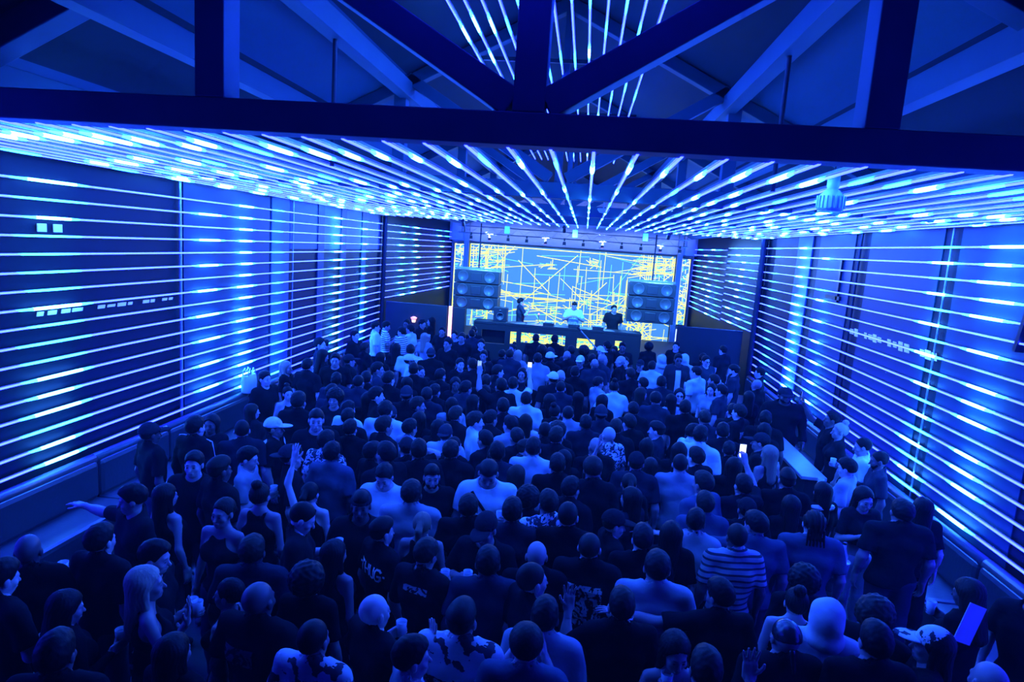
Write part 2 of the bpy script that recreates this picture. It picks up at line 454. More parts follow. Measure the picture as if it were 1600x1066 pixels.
for x in (-3.3,-.6,2.1):
    lamp('added_front_spot', (x,17.4,4.40), (x,20.2,2.2), 'SPOT', 1400, (.05,.32,1), .08)  # spots and housings added to brighten the speaker fronts and haze
    tt = thing('added_front_lamp', 'added lamp brightening the stage at the rear end of ceiling strips, %s one'%({-3.3:'left',-.6:'middle',2.1:'right'}[x]), 'stage light', (x,17.25,4.44), 0, 'added lamps at the end of the ceiling')
    MB().box(-.03,.03,-.03,.03,.0,.1).build('yoke', M_fix, tt)
    MB().tube([(0,-.06,.04),(0,.09,-.06)],.05,12).build('lamp_head', M_fix, tt)
lamp('booth_red_light', (-1.25,19.7,1.98), (-1.6,20.0,2.0), 'POINT', 5, (1,.12,.25), .03)
o = MB().lathe([(.0,-.02),(.025,-.01),(.03,.02),(.0,.04)],12).build('red_booth_lamp', M_red, loc=(-1.25,19.62,1.90)); tag(o,'small red lamp glowing on the left half of the DJ booth','lamp')
MB().tube([(0,0,-.24),(0,0,-.01)],.008,6).build('lamp_stem', M_gear, o)
# cyan lit boxes hanging at the end of the strip ceiling
M_cy = emit('cyan_sign_face',(0.05,0.9,0.85),1.0)
for x,z,lab in ((-2.27,4.36,'left'),(-.33,4.38,'middle'),(1.63,4.41,'right')):
    tt = thing('exit_light','%s one of the three small cyan lit boxes above the stage'%lab,'light box',(x,18.6,z))
    MB().box(-.075,.075,0,.05,-.12,.1).build('housing', M_fix, tt)
    MB().box(-.068,.068,-.006,0,-.113,.093).build('lit_face', M_cy, tt)
    MB().tube([(0,.025,.1),(0,.025,.3)],.008,6).build('hanger', M_alu, tt)
M_warm = mat('pale_speaker_grille',(0.6,0.35,0.35),0.5)
for x,lab in ((-4.8,'slim pale column speaker high at the left end of the stage'),(3.72,'slim pale column speaker high at the right end of the stage')):
    tt = thing('column_speaker',lab,'speaker',(x,25.2,4.3))
    MB().box(-.06,.06,0,.12,0,.42).build('cabinet', M_fix, tt, bevel=.01)
    MB().box(-.045,.045,-.012,0,.02,.4).build('grille', M_warm, tt)
# speaker stacks: each cabinet a thing
def cabinet(x,y,z,label,w=1.4,h=.4):
    t = thing('speaker_cabinet',label,'speaker',(x,y,z),0,'cabinets of the two hanging speaker stacks')
    MB().box(-w/2,w/2,0,.75,0,h-.015).build('enclosure', M_spk, t, bevel=.015)
    for s in (-1,1):
        c = MB().lathe([(.165,-.004),(.17,-.02),(.155,-.02),(.14,.0),(.06,.06),(.055,.03),(.0,.02)],24,(0,0,0),0,'y').build('woofer', M_cone, t, smooth=True, loc=(s*.42,-.004,h/2))
    MB().box(-.16,.16,-.02,0,.06,h-.08).build('horn_grille', M_fix, t, bevel=.01)
    return t
for s,cx in (('left',-3.3),('right',2.12)):
    for k,lv in enumerate(('bottom','middle','top')): cabinet(cx,20.0,1.86+.41*k,'%s loudspeaker cabinet of the %s hanging stack'%(lv,s))
    tt = thing('rigging_bar','steel rigging bar and chain above the %s speaker stack'%s,'rigging',(cx,20.35,3.09))
    MB().box(-.7,.7,-.04,.04,0,.06).build('bar', M_truss, tt)
    MB().tube([(0,0,.06),(0,0,1.45)],.022,8).build('chain', M_dkpost, tt)
# stage deck and DJ booth
o = MB().box(-5.2,4.1,19.4,25.6,0,.6).build('stage_deck', M_black); tag(o,'low black stage deck behind the DJ booth','stage')
t = thing('dj_booth','long dark DJ booth with cut-out windows in front of the screen','DJ booth',(-.65,18.75,0))
MB().box(-2.45,2.45,.0,.62,1.58,1.66).build('table_top', M_black, t, bevel=.01)
fw = MB()
wins = [(-2.2,-1.5,1.02,1.42),(-1.34,-1.16,1.05,1.42),(-1.02,.28,1.12,1.42),(.62,1.14,1.08,1.38),(1.72,1.92,1.05,1.4)]
xs=-2.45
for x0,x1,z0,z1 in wins:
    fw.box(xs,x0,0,.05,0,1.58); fw.box(x0,x1,0,.05,0,z0); fw.box(x0,x1,0,.05,z1,1.58); xs=x1
fw.box(xs,2.45,0,.05,0,1.58)
fw.build('front_panel', M_black, t)
for x in (-2.45,2.40): MB().box(x,x+.05,.05,.6,0,1.58).build('side_panel', M_black, t)
for k,(x0,x1,z0,z1) in enumerate(wins):
    if k == 0: MB().box(x0,x1,.1,.12,z0,z1).build('dark_inset', mat('smoked_panel',(0.01,0.01,0.015),.25), t); continue
    q = MB().box(x0,x1,.08,.1,z0,z1).build('display_window', M_scr, t)
    S2=[]; keep=S; S=S2; net((x1-x0)/2,(z1-z0)/2,(x1-x0)/2,.18,int(16+20*(x1-x0)),.2,.9,.5); S=keep
    l = line_art(x1-x0,z1-z0,S2,.03).build('line_graphic',[M_line,M_line2],q); l.location=(x0,.09,z0)
M_knob = mat('gear_knob_grey',(0.3,0.3,0.33),.4)
def player(x,label,name='media_player',cat='DJ player'):
    t = thing(name,label,cat,(x,19.05,1.66))
    MB().box(-.16,.16,-.2,.2,0,.09).build('body', M_gear, t, bevel=.01)
    MB().lathe([(.11,.09),(.11,.105),(.09,.11)],24,(0,-.06,0)).build('jog_wheel', M_knob, t, smooth=False)
    MB().box(-.1,.1,.08,.18,.09,.12).build('display', emit('gear_screen',(0.3,0.6,1.2),1.0), t)
player(-.9,'black DJ media player on the booth left of the mixer'); player(.55,'black DJ media player on the booth right of the mixer')
t = thing('dj_mixer','black DJ mixer with small knobs in the middle of the booth','mixer',(-.15,19.05,1.66))
MB().box(-.17,.17,-.2,.2,0,.1).build('body', M_gear, t, bevel=.01)
for i in range(4):
    for j in range(3): MB().lathe([(.014,.1),(.012,.125)],8,(-.11+.075*i,-.04+.07*j,0)).build('knob', M_knob, t)
    MB().box(-.12+.075*i,-.10+.075*i,-.15,-.13,.1,.12).build('fader', M_knob, t)
t = thing('monitor_speaker','black monitor speaker on the left end of the booth','speaker',(-2.35,19.1,1.66))
MB().box(-.2,.2,-.18,.18,0,.42).build('enclosure', M_spk, t, bevel=.015)
MB().lathe([(.12,-.19),(.11,-.195),(.04,-.15),(.0,-.15)],20,(0,0,.16),0,'y').build('woofer', M_cone, t, smooth=True)
MB().lathe([(.035,-.185),(.0,-.18)],12,(0,0,.33),0,'y').build('tweeter', M_cone, t, smooth=True)
t = thing('microphone_stand','thin microphone stand with a boom leaning before the booth','microphone stand',(.6,17.9,0))
MB().lathe([(.14,0),(.14,.02),(.02,.035)],20).build('base', M_gear, t)
MB().tube([(0,0,.03),(0,0,1.2)],.011,8).build('pole', M_truss, t)
MB().tube([(.25,0,.95),(-.55,0,1.72)],.02,8).build('boom', M_alu, t)
MB().tube([(-.55,0,1.72),(-.66,0,1.82)],.026,10).build('microphone', M_gear, t)
# barriers at both sides of the stage
o = MB().box(-5.85,-3.95,18.95,19.05,0,2.0).build('barrier_panel', M_black, bevel=.01); tag(o,'black barrier wall left of the stage under the far LED strips','barrier')
o = MB().box(2.62,4.35,17.7,17.8,0,2.08).build('barrier_panel', M_black, bevel=.01); tag(o,'black barrier wall right of the stage under the far LED strips','barrier')
o = MB().box(-3.8,-3.42,19.0,19.1,0,1.98).build('barrier_panel', M_black, bevel=.01); tag(o,'narrow black panel between the orange lit edge and the booth','barrier')
M_or = emit('orange_lit_edge',(2.4,0.85,0.0),1.0)  # orange light falling on the door jamb, put in as glow
o = MB().box(-.05,.05,0,.03,0,1.5).build('lit_door_jamb', M_or, loc=(-3.86,18.98,.5)); tag(o,'tall door jamb, orange light put in as glow, right end of left barrier','light')
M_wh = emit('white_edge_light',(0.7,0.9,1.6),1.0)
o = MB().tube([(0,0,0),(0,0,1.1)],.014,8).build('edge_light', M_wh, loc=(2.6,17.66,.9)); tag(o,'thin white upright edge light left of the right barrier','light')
t = thing('wall_lamp','small warm orange lamp on the left barrier above the crowd','lamp',(-4.95,18.9,1.46))
MB().lathe([(.03,0),(.09,.1),(.1,.12),(.02,.16)],16).build('lamp_shade', emit('warm_shade',(1.3,.45,.15),.8), t, smooth=True)
MB().lathe([(.045,-.02),(.06,.03),(.03,.08)],12).build('bulb', emit('warm_bulb',(2.5,1.5,.7),1.0), t, smooth=True)
MB().box(-.02,.02,-.02,.04,.14,.2).build('bracket', M_gear, t)
# pendant and small ceiling fittings
M_lampm = mat('pale_lamp_enamel',(.55,.6,.68),.3)
t = thing('pendant_lamp','ribbed metal pendant lamp hanging below the ceiling strips on the right','pendant lamp',(1.73,5.0,Z0+.40))
MB().lathe([(.03,.13),(.042,.17),(.042,.25),(.03,.27)],20).build('stem', M_lampm, t, smooth=True)
MB().lathe([(.088,.0),(.09,.02),(.085,.10),(.05,.14),(.025,.155)],24).build('lamp_body', M_lampm, t, smooth=True)
fins = MB()
for k in range(20):
    a=2*PI*k/20; fins.box(.083,.098,-.004,.004,.012,.10,0,Matrix.Rotation(a,4,'Z'))
fins.build('cooling_fins', M_lampm, t)
MB().lathe([(.08,-.012),(.082,.0)],24).build('lens', mat('frosted_lens',(0.5,0.5,0.55),.3), t)
MB().tube([(0,0,.22),(0,0,.40)],.006,6).build('cable', M_gear, t)
t = thing('dome_lamp','small white dome fixture among the roof timbers behind the strips','dome lamp',(.22,10.1,4.56))
MB().lathe([(.0,-.05),(.06,-.04),(.085,0)],20).build('dome', mat('white_plastic',(0.7,0.7,0.72),.4), t, smooth=True)
MB().lathe([(.09,0),(.09,.02)],20).build('base_ring', MATS['white_plastic'], t)
MB().tube([(0,0,.02),(0,0,.12)],.01,6).build('stem', M_alu, t)
o = MB().lathe([(.0,-.02),(.02,-.015),(.025,0),(.02,.02)],12).build('indicator_light', M_red, loc=(.95,8.3,4.575)); tag(o,'tiny red indicator light above the ceiling strips','light')
# glowing blocks on the walls, put in for bright reflections
M_glow = emit('pale_glow',(0.10,0.22,0.75),1.0,(0.7,0.7,0.7))  # brightness of blocks and plates put in as glow
def letters(x, y0, y1, z, h, face, label, skip):
    t = thing('wall_glints', label, 'glint', (x,(y0+y1)/2,z)); n=0; y=y0
    r3=random.Random(int(abs(x)*100)+int(y0))
    while y < y1:
        w=r3.uniform(.07,.17)
        if n not in skip:
            hh=h*r3.uniform(.55,1.0)
            mb=MB(); c=y-(y0+y1)/2
            sl=.25*h
            mb.add([(0,c,-hh/2),(0,c+w,-hh/2),(0,c+w+sl,hh/2),(0,c+sl,hh/2),(face*.012,c,-hh/2),(face*.012,c+w,-hh/2),(face*.012,c+w+sl,hh/2),(face*.012,c+sl,hh/2)],
                   [(0,1,2,3),(7,6,5,4),(0,4,5,1),(1,5,6,2),(2,6,7,3),(3,7,4,0)])
            mb.build('glint_block', M_glow, t)
        n+=1; y+=w+r3.uniform(.03,.08)
letters(XL-.06, 6.55, 9.0, 2.82, .05, 1, 'row of small glowing blocks put in for reflections on the left wall', (4,9,12))
letters(XR+.06, 8.8, 11.6, 2.88, .14, -1, 'row of slanted glowing blocks put in for reflections on the right wall', (3,4,9,14))
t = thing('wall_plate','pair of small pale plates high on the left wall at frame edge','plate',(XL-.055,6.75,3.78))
for y in (-.15,.07): MB().box(0,.012,y,y+.12,-.045,.045).build('plate', M_glow, t)

# ------------------------------------------------------------------ banquettes and bar ledges
M_vinyl = mat('dark_vinyl', (0.05,0.05,0.065), 0.35, bump=0.15, bscale=25)
M_ledge = mat('pale_laminate_top', (0.40,0.40,0.44), 0.3, noise=0.15)
def banq(x, s, y0, y1, label):
    t = thing('banquette', label, 'banquette', (x,(y0+y1)/2,0), 0, 'wall banquettes')
    L=(y1-y0)/2-.008
    MB().box(min(0,s*.62),max(0,s*.62),-L,L,0,.12).build('plinth', M_black, t)
    MB().box(min(s*.12,s*.7),max(s*.12,s*.7),-L,L,.12,.46).build('seat_cushion', M_vinyl, t, bevel=.05)
    q=MB().box(min(0,s*.2),max(0,s*.2),-L,L,.44,.93).build('backrest', M_vinyl, t, bevel=.06)
    MB().tube([(s*.1,-L,.93),(s*.1,L,.93)],.07,12).build('top_roll', M_vinyl, t, smooth=True)
ys=[1.5,4.35,7.2,8.6,10.9,13.2,15.5,17.8]
for k in range(len(ys)-1): banq(XL-.055,1,ys[k],ys[k+1],'%s dark padded banquette section along the left wall from camera'%ordinal(k+1))
ys=[1.5,4.2,7.0,9.8,12.6,15.4,17.2]
for k in range(len(ys)-1): banq(XR+.055,-1,ys[k],ys[k+1],'%s dark padded banquette section along the right wall from camera'%ordinal(k+1))
def ledge(x, y0, y1, label):
    t = thing('bar_ledge', label, 'bar ledge', (x,(y0+y1)/2,0))
    L=(y1-y0)/2
    MB().box(-.17,.17,-L,L,1.04,1.09).build('top', M_ledge, t, bevel=.008)
    MB().box(-.1,.1,-L+.05,L-.05,0,1.04).build('base_panel', M_black, t)
ledge(3.36,8.9,11.0,'narrow pale-topped bar ledge among the crowd on the right')
ledge(-3.95,7.2,9.3,'narrow pale-topped bar ledge among the crowd on the left')
t = thing('tote_bag','white plastic carrier bag standing on the left banquette top','bag',(XL+.12,10.88,.985))
M_bag = mat('white_plastic_bag',(0.75,0.75,0.8),.5,bump=.3,bscale=12)
mb=MB(); 
def ring(z,hx,hy,nn=16): return [(hx*math.copysign(abs(math.cos(a))**.6,math.cos(a)),hy*math.copysign(abs(math.sin(a))**.6,math.sin(a)),z) for a in [2*PI*i/nn for i in range(nn)]]
vs=[];fs=[]
for z,hx,hy in ((0,.09,.14),(.02,.1,.15),(.2,.1,.165),(.32,.07,.18),(.33,.06,.17),(.2,.085,.15)): vs+=ring(z,hx,hy)
for k in range(5):
    for i in range(16): fs.append((k*16+i,k*16+(i+1)%16,(k+1)*16+(i+1)%16,(k+1)*16+i))
fs.append(tuple(range(15,-1,-1))); mb.add(vs,fs)
mb.build('bag_body', M_bag, t, smooth=True)
for sx in (-.05,.05):
    MB().tube([(sx,-.13,.31),(sx,-.11,.40),(sx,-.05,.44),(sx,-.02,.38),(sx,.02,.38),(sx,.06,.44),(sx,.12,.40),(sx,.14,.31)],.012,6).build('handle', M_bag, t, smooth=True)

# ------------------------------------------------------------------ haze
hz = bpy.data.materials.new('stage_haze'); hz.use_nodes = True
nt = hz.node_tree; nt.nodes.clear()
vo = nt.nodes.new('ShaderNodeVolumeScatter'); out = nt.nodes.new('ShaderNodeOutputMaterial')
vo.inputs['Color'].default_value = (0.22,0.85,1,1); vo.inputs['Density'].default_value = 0.042; vo.inputs['Anisotropy'].default_value = 0.2
nt.links.new(vo.outputs[0], out.inputs['Volume'])
hz2 = hz.copy(); hz2.name = 'stage_haze_dense'; hz2.node_tree.nodes['Volume Scatter'].inputs['Density'].default_value = 0.095
hz3 = hz.copy(); hz3.name = 'stage_haze_thin'; hz3.node_tree.nodes['Volume Scatter'].inputs['Density'].default_value = 0.0025
o = MB().box(-5.9,4.5,7.5,16.5,0.02,6.0).build('haze', hz); tag(o,'thin haze hanging over the dance floor','haze',kind='stuff')
o = MB().box(-5.9,4.5,16.5,26.0,0.02,6.0).build('haze', hz2); tag(o,'thicker haze hanging around the stage end','haze',kind='stuff')
o = MB().box(-5.9,4.5,-2.0,7.5,0.02,6.0).build('haze', hz3); tag(o,'faint haze in the air nearest the camera','haze',kind='stuff')
w = bpy.data.worlds.new('world'); scn.world = w; w.use_nodes = True
w.node_tree.nodes['Background'].inputs['Color'].default_value = (0,0,0,1)
# ------------------------------------------------------------------ people: signed distance bodies turned into meshes by surface nets
def sn_mesh(F, o, h):
    nx,ny,nz = F.shape
    S = F < 0
    acc = np.zeros((nx-1,ny-1,nz-1,3)); cnt = np.zeros((nx-1,ny-1,nz-1))
    E = []
    for ax in range(3):
        sl0 = [slice(None)]*3; sl1 = [slice(None)]*3
        sl0[ax] = slice(0,-1); sl1[ax] = slice(1,None)
        a, b = F[tuple(sl0)], F[tuple(sl1)]
        C = S[tuple(sl0)] != S[tuple(sl1)]
        idx = np.argwhere(C)
        fa, fb = a[C], b[C]
        t = fa/(fa-fb)
        pos = idx.astype(float); pos[:,ax] += t
        u, v = [q for q in range(3) if q != ax]
        for du in (0,-1):
            for dv in (0,-1):
                c = idx.copy(); c[:,u] += du; c[:,v] += dv
                ok = (c[:,u] >= 0) & (c[:,v] >= 0) & (c[:,u] < F.shape[u]-1) & (c[:,v] < F.shape[v]-1)
                cc = c[ok]
                np.add.at(acc, (cc[:,0],cc[:,1],cc[:,2]), pos[ok]); np.add.at(cnt, (cc[:,0],cc[:,1],cc[:,2]), 1)
        E.append((ax,u,v,idx,S[tuple(sl0)][C]))
    act = cnt > 0
    num = -np.ones(act.shape, int); num[act] = np.arange(act.sum())
    V = acc[act]/cnt[act][:,None]*h + np.array(o)
    Q = []
    for ax,u,v,idx,s in E:
        ok = (idx[:,u] > 0) & (idx[:,v] > 0) & (idx[:,u] < F.shape[u]-1) & (idx[:,v] < F.shape[v]-1)
        i = idx[ok]; s = s[ok]
        def cell(du,dv):
            c = i.copy(); c[:,u] += du; c[:,v] += dv
            return num[c[:,0],c[:,1],c[:,2]]
        q = np.stack([cell(-1,-1),cell(0,-1),cell(0,0),cell(-1,0)],1)
        fl = s if ax != 1 else ~s
        q[~fl] = q[~fl][:, ::-1]
        Q.append(q)
    return V, np.concatenate(Q)
def grid(lo, hi, h):
    ax = [np.arange(a-2*h, b+2.5*h, h) for a,b in zip(lo,hi)]
    return np.stack(np.meshgrid(*ax, indexing='ij'), -1), (ax[0][0],ax[1][0],ax[2][0])
def rc(P, a, b, r1, r2):
    a, b = np.array(a,float), np.array(b,float); ba = b-a; L = max(ba@ba,1e-9)
    pa = P-a; t = np.clip(pa@ba/L,0,1)
    return np.linalg.norm(pa-t[...,None]*ba,axis=-1)-(r1+(r2-r1)*t)
def el(P, c, r):
    q = (P-np.array(c))/np.array(r); k0 = np.linalg.norm(q,axis=-1); k1 = np.linalg.norm(q/np.array(r),axis=-1)
    return k0*(k0-1)/np.maximum(k1,1e-6)
def smin(a, b, k):
    h = np.clip(.5+.5*(b-a)/k,0,1); return b+(a-b)*h-k*h*(1-h)
def smax(a, b, k): return -smin(-a,-b,k)
def union(ds, k):
    d = ds[0]
    for e in ds[1:]: d = smin(d,e,k)
    return d
def sc(P, s): return P*np.array(s)
def yaw_m(y, p): return Matrix.Rotation(R(-y),3,'Z') @ Matrix.Rotation(R(-p),3,'X')

# --- arms: offsets from the shoulder for the right arm (x outward, y ahead, z up): elbow, wrist, hand kind, hand direction, palm side
ARM = {
 'down': ((.065,-.03,-.285),(.075,.05,-.535),'relax',(.02,.10,-1),(-1,0,0)),
 'drink':((.075,.03,-.28),(-.02,.25,-.17),'grip',(-.15,.9,.25),(-1,0,.1)),
 'chest':((.10,.05,-.265),(-.10,.25,-.14),'grip',(-.6,.75,.2),(-.4,-.3,-.2)),
 'up':   ((.13,.07,.235),(.10,.15,.475),'open',(-.05,.1,1),(-.2,1,0)),
 'half': ((.15,.09,-.19),(.13,.22,.03),'open',(0,.1,1),(-.2,-1,0)),
 'phone':((.07,.22,.10),(.02,.36,.33),'grip',(-.1,.25,.95),(-.2,1,0)),
 'head': ((.21,.06,.07),(.0,.07,.165),'relax',(-.7,-.1,.6),(-1,0,0)),
 'side': ((.26,.06,-.06),(.50,.15,-.04),'open',(1,.25,-.05),(0,0,-1)),
 'clap': ((.085,.05,-.25),(-.09,.24,-.02),'open',(-.2,.4,.9),(-1,0,0)),
}
POSE = {'A':('down','down',0,0),'B':('drink','down',0,10),'C':('chest','chest',0,14),'D':('up','down',0,0),'E':('phone','down',0,-4),
        'F':('half','drink',0,0),'G':('head','down',0,6),'H':('side','down',25,10),'K':('clap','clap',0,0),'L':('down','drink',0,26)}
HEADP = (0,-.012,1.535)
def joints(pose, sex):
    pr = POSE[pose[0]]; f = sex == 'f'
    sw = .165 if f else .19
    arms = {}
    for s, key in ((1,pr[0]),(-1,pr[1])):
        e, w, kind, hd, pn = ARM[key]
        sh = np.array((s*sw,-.012,1.44)); m = np.array((s,1,1))
        arms[s] = (sh, sh+np.array(e)*m, sh+np.array(w)*m, kind, np.array(hd)*m, np.array(pn)*m, key)
    return arms, pr[2], pr[3]
def torso(P, sex, t=0.0):
    f = sex == 'f'
    k = .92 if f else 1.0
    ds = [rc(sc(P,(1,1.12,1)),(-.07,0,.93),(.07,0,.93),(.112 if f else .105)+t,(.112 if f else .105)+t),
          rc(sc(P,(1,1.3,1)),(0,0,1.0),(0,0,1.16),(.128 if not f else .118)+t,(.142 if not f else .118)+t),
          rc(sc(P,(1,1.12,1)),(-.075*k,-.004,1.31),(.075*k,-.004,1.31),.122*k+t,.122*k+t),
          rc(P,(-.15*k,-.014,1.435),(.15*k,-.014,1.435),.057*k+t,.057*k+t),
          rc(P,(-.10*k,-.02,1.45),(0,-.022,1.52),.045*k+t,.05*k+t), rc(P,(.10*k,-.02,1.45),(0,-.022,1.52),.045*k+t,.05*k+t)]
    if f: ds += [el(P,(s*.072,.085,1.29),(.062+t,.06+t,.062+t)) for s in (-1,1)]
    return union(ds,.055)
def arm_sdf(P, arms, sex, t=0.0):
    g = .80 if sex == 'f' else 1.0; ds = []
    for s in (1,-1):
        sh,e,w = arms[s][:3]
        ds.append(smin(rc(P,sh,e,.052*g+t,.041*g+t), rc(P,e,w,.041*g+t,.028*g+t), .02))
        ds.append(rc(P,e+(w-e)*.12,e+(w-e)*.45,.040*g+t,.036*g+t))
    return union(ds,.03)
FX = .105
def legs(P, t=0.0):
    ds = []
    for s in (-1,1):
        ds += [rc(P,(s*.085,0,.90),(s*FX,.012,.50),.088+t,.058+t), rc(P,(s*FX,.012,.50),(s*FX,-.03,.09),.057+t,.038+t), rc(P,(s*FX,-.02,.40),(s*FX,-.028,.28),.056+t,.05+t)]
    return union(ds,.035)
def neck(P, sex):
    r = .047 if sex == 'f' else .056
    return rc(P,(0,-.022,1.44),(0,-.012,1.57),r*1.12,r)
def head_sdf(L, sex):
    f = sex == 'f'
    d = union([el(L,(0,-.022,.125),(.076,.097,.092)), el(L,(0,.022,.07),(.060,.068,.086)), el(L,(0,.034,.02),(.045 if f else .05,.05,.038))],.03)
    d = union([d, np.linalg.norm(L-np.array((0,.070,.002)),axis=-1)-.017, rc(L,(-.034,.076,.106),(.034,.076,.106),.011,.011)]+
              [np.linalg.norm(L-np.array((s*.042,.058,.062)),axis=-1)-.022 for s in (-1,1)],.02)
    d = smin(d, rc(L,(0,.086,.092),(0,.108,.056),.007,.0125), .012)
    for s in (-1,1): d = smax(d, -(np.linalg.norm(L-np.array((s*.031,.101,.088)),axis=-1)-.016), .012)
    for s in (-1,1): d = np.minimum(d, np.linalg.norm(L-np.array((s*.031,.076,.087)),axis=-1)-.0125)
    d = smin(d, rc(L,(-.017,.087,.026),(.017,.087,.026),.0085,.0085), .006)
    for s in (-1,1): d = smin(d, el(L,(s*.079,-.008,.082),(.011,.021,.032)), .008)
    return d
def face_tint(L):
    t = np.zeros(len(L))
    for s in (-1,1):
        t = np.maximum(t, np.clip(1-(np.linalg.norm((L-np.array((s*.031,.088,.087)))*np.array((1,1,1.5)),axis=-1)-.010)/.006,0,1)*.85*(L[:,1] > .072))
        t = np.maximum(t, np.clip(1-(np.linalg.norm((L-np.array((s*.032,.087,.112)))*np.array((.55,1,2.2)),axis=-1)-.008)/.008,0,1)*.8)
    t = np.maximum(t, np.clip(1-(np.linalg.norm((L-np.array((0,.094,.026)))*np.array((.6,1,1.6)),axis=-1)-.010)/.006,0,1)*.4)
    return t
FING = [(-.030,.078,.0),(-.010,.086,.004),(.010,.081,.002),(.029,.066,-.004)]   # x across palm, finger length
def hand_sdf(P, w, kind, d, pn):
    """w wrist, d hand direction, pn palm normal"""
    y = d/np.linalg.norm(d); z = -pn+y*(pn@y); z /= np.linalg.norm(z); x = np.cross(y,z)
    if kind == 'relax': curl = (.25,.35,.3); spread = .05
    elif kind == 'open': curl = (.05,.12,.1); spread = .22
    else: curl = (.75,1.1,.8); spread = .02
    B_ = np.stack([x,y,z],1)
    L = (P-w)@B_
    side = 1
    parts = [rc(sc(L,(1,1,1.5)),(-.016,.0,0),(-.02,.075,0),.027,.024), rc(sc(L,(1,1,1.5)),(.016,.0,0),(.02,.07,0),.026,.022)]
    base = union(parts,.02)
    for i,(fx,fl,fy) in enumerate(FING):
        p = np.array((fx,.085+fy,0.002)); a = 0; ang = spread*(fx/.03)
        seg = (.45*fl,.32*fl,.26*fl); r = .0095
        for j in range(3):
            a += curl[j]; dirv = np.array((math.sin(ang)*math.cos(a), math.cos(ang)*math.cos(a), -math.sin(a)))
            q = p+dirv*seg[j]; base = smin(base, rc(L,p,q,r,r-.0008), .004); p = q; r -= .0009
    tx = -1
    p = np.array((tx*.028,.022,-.006))
    if kind == 'grip': pts = [p, p+np.array((tx*.022,.028,-.022)), p+np.array((tx*.012,.052,-.045)), p+np.array((-tx*.006,.068,-.052))]
    else: pts = [p, p+np.array((tx*.026,.026,-.008)), p+np.array((tx*.042,.052,-.014)), p+np.array((tx*.047,.074,-.016))]
    for j in range(3): base = smin(base, rc(L,pts[j],pts[j+1],.0125-.0015*j,.011-.0015*j), .006)
    return base, w+y*.075-z*.035        # and where something held would sit
CACHE = {}
def to_mesh(name, parts, mats_, tint=None):
    V = np.concatenate([p[0] for p in parts]); o = 0; Fq = []
    for p in parts: Fq.append(p[1]+o); o += len(p[0])
    Fq = np.concatenate(Fq)
    me = bpy.data.meshes.new(name)
    me.vertices.add(len(V)); me.vertices.foreach_set('co', V.astype(np.float32).ravel())
    me.loops.add(Fq.size); me.loops.foreach_set('vertex_index', Fq.astype(np.int32).ravel())
    me.polygons.add(len(Fq)); me.polygons.foreach_set('loop_start', np.arange(0,Fq.size,4,dtype=np.int32))
    me.polygons.foreach_set('use_smooth', [True]*len(Fq))
    for m in (mats_ if isinstance(mats_,(list,tuple)) else [mats_]): me.materials.append(m)
    if tint is not None:
        at = me.attributes.new('tint','FLOAT','POINT'); at.data.foreach_set('value', tint.astype(np.float32))
    me.update(calc_edges=True); me.validate()
    return me
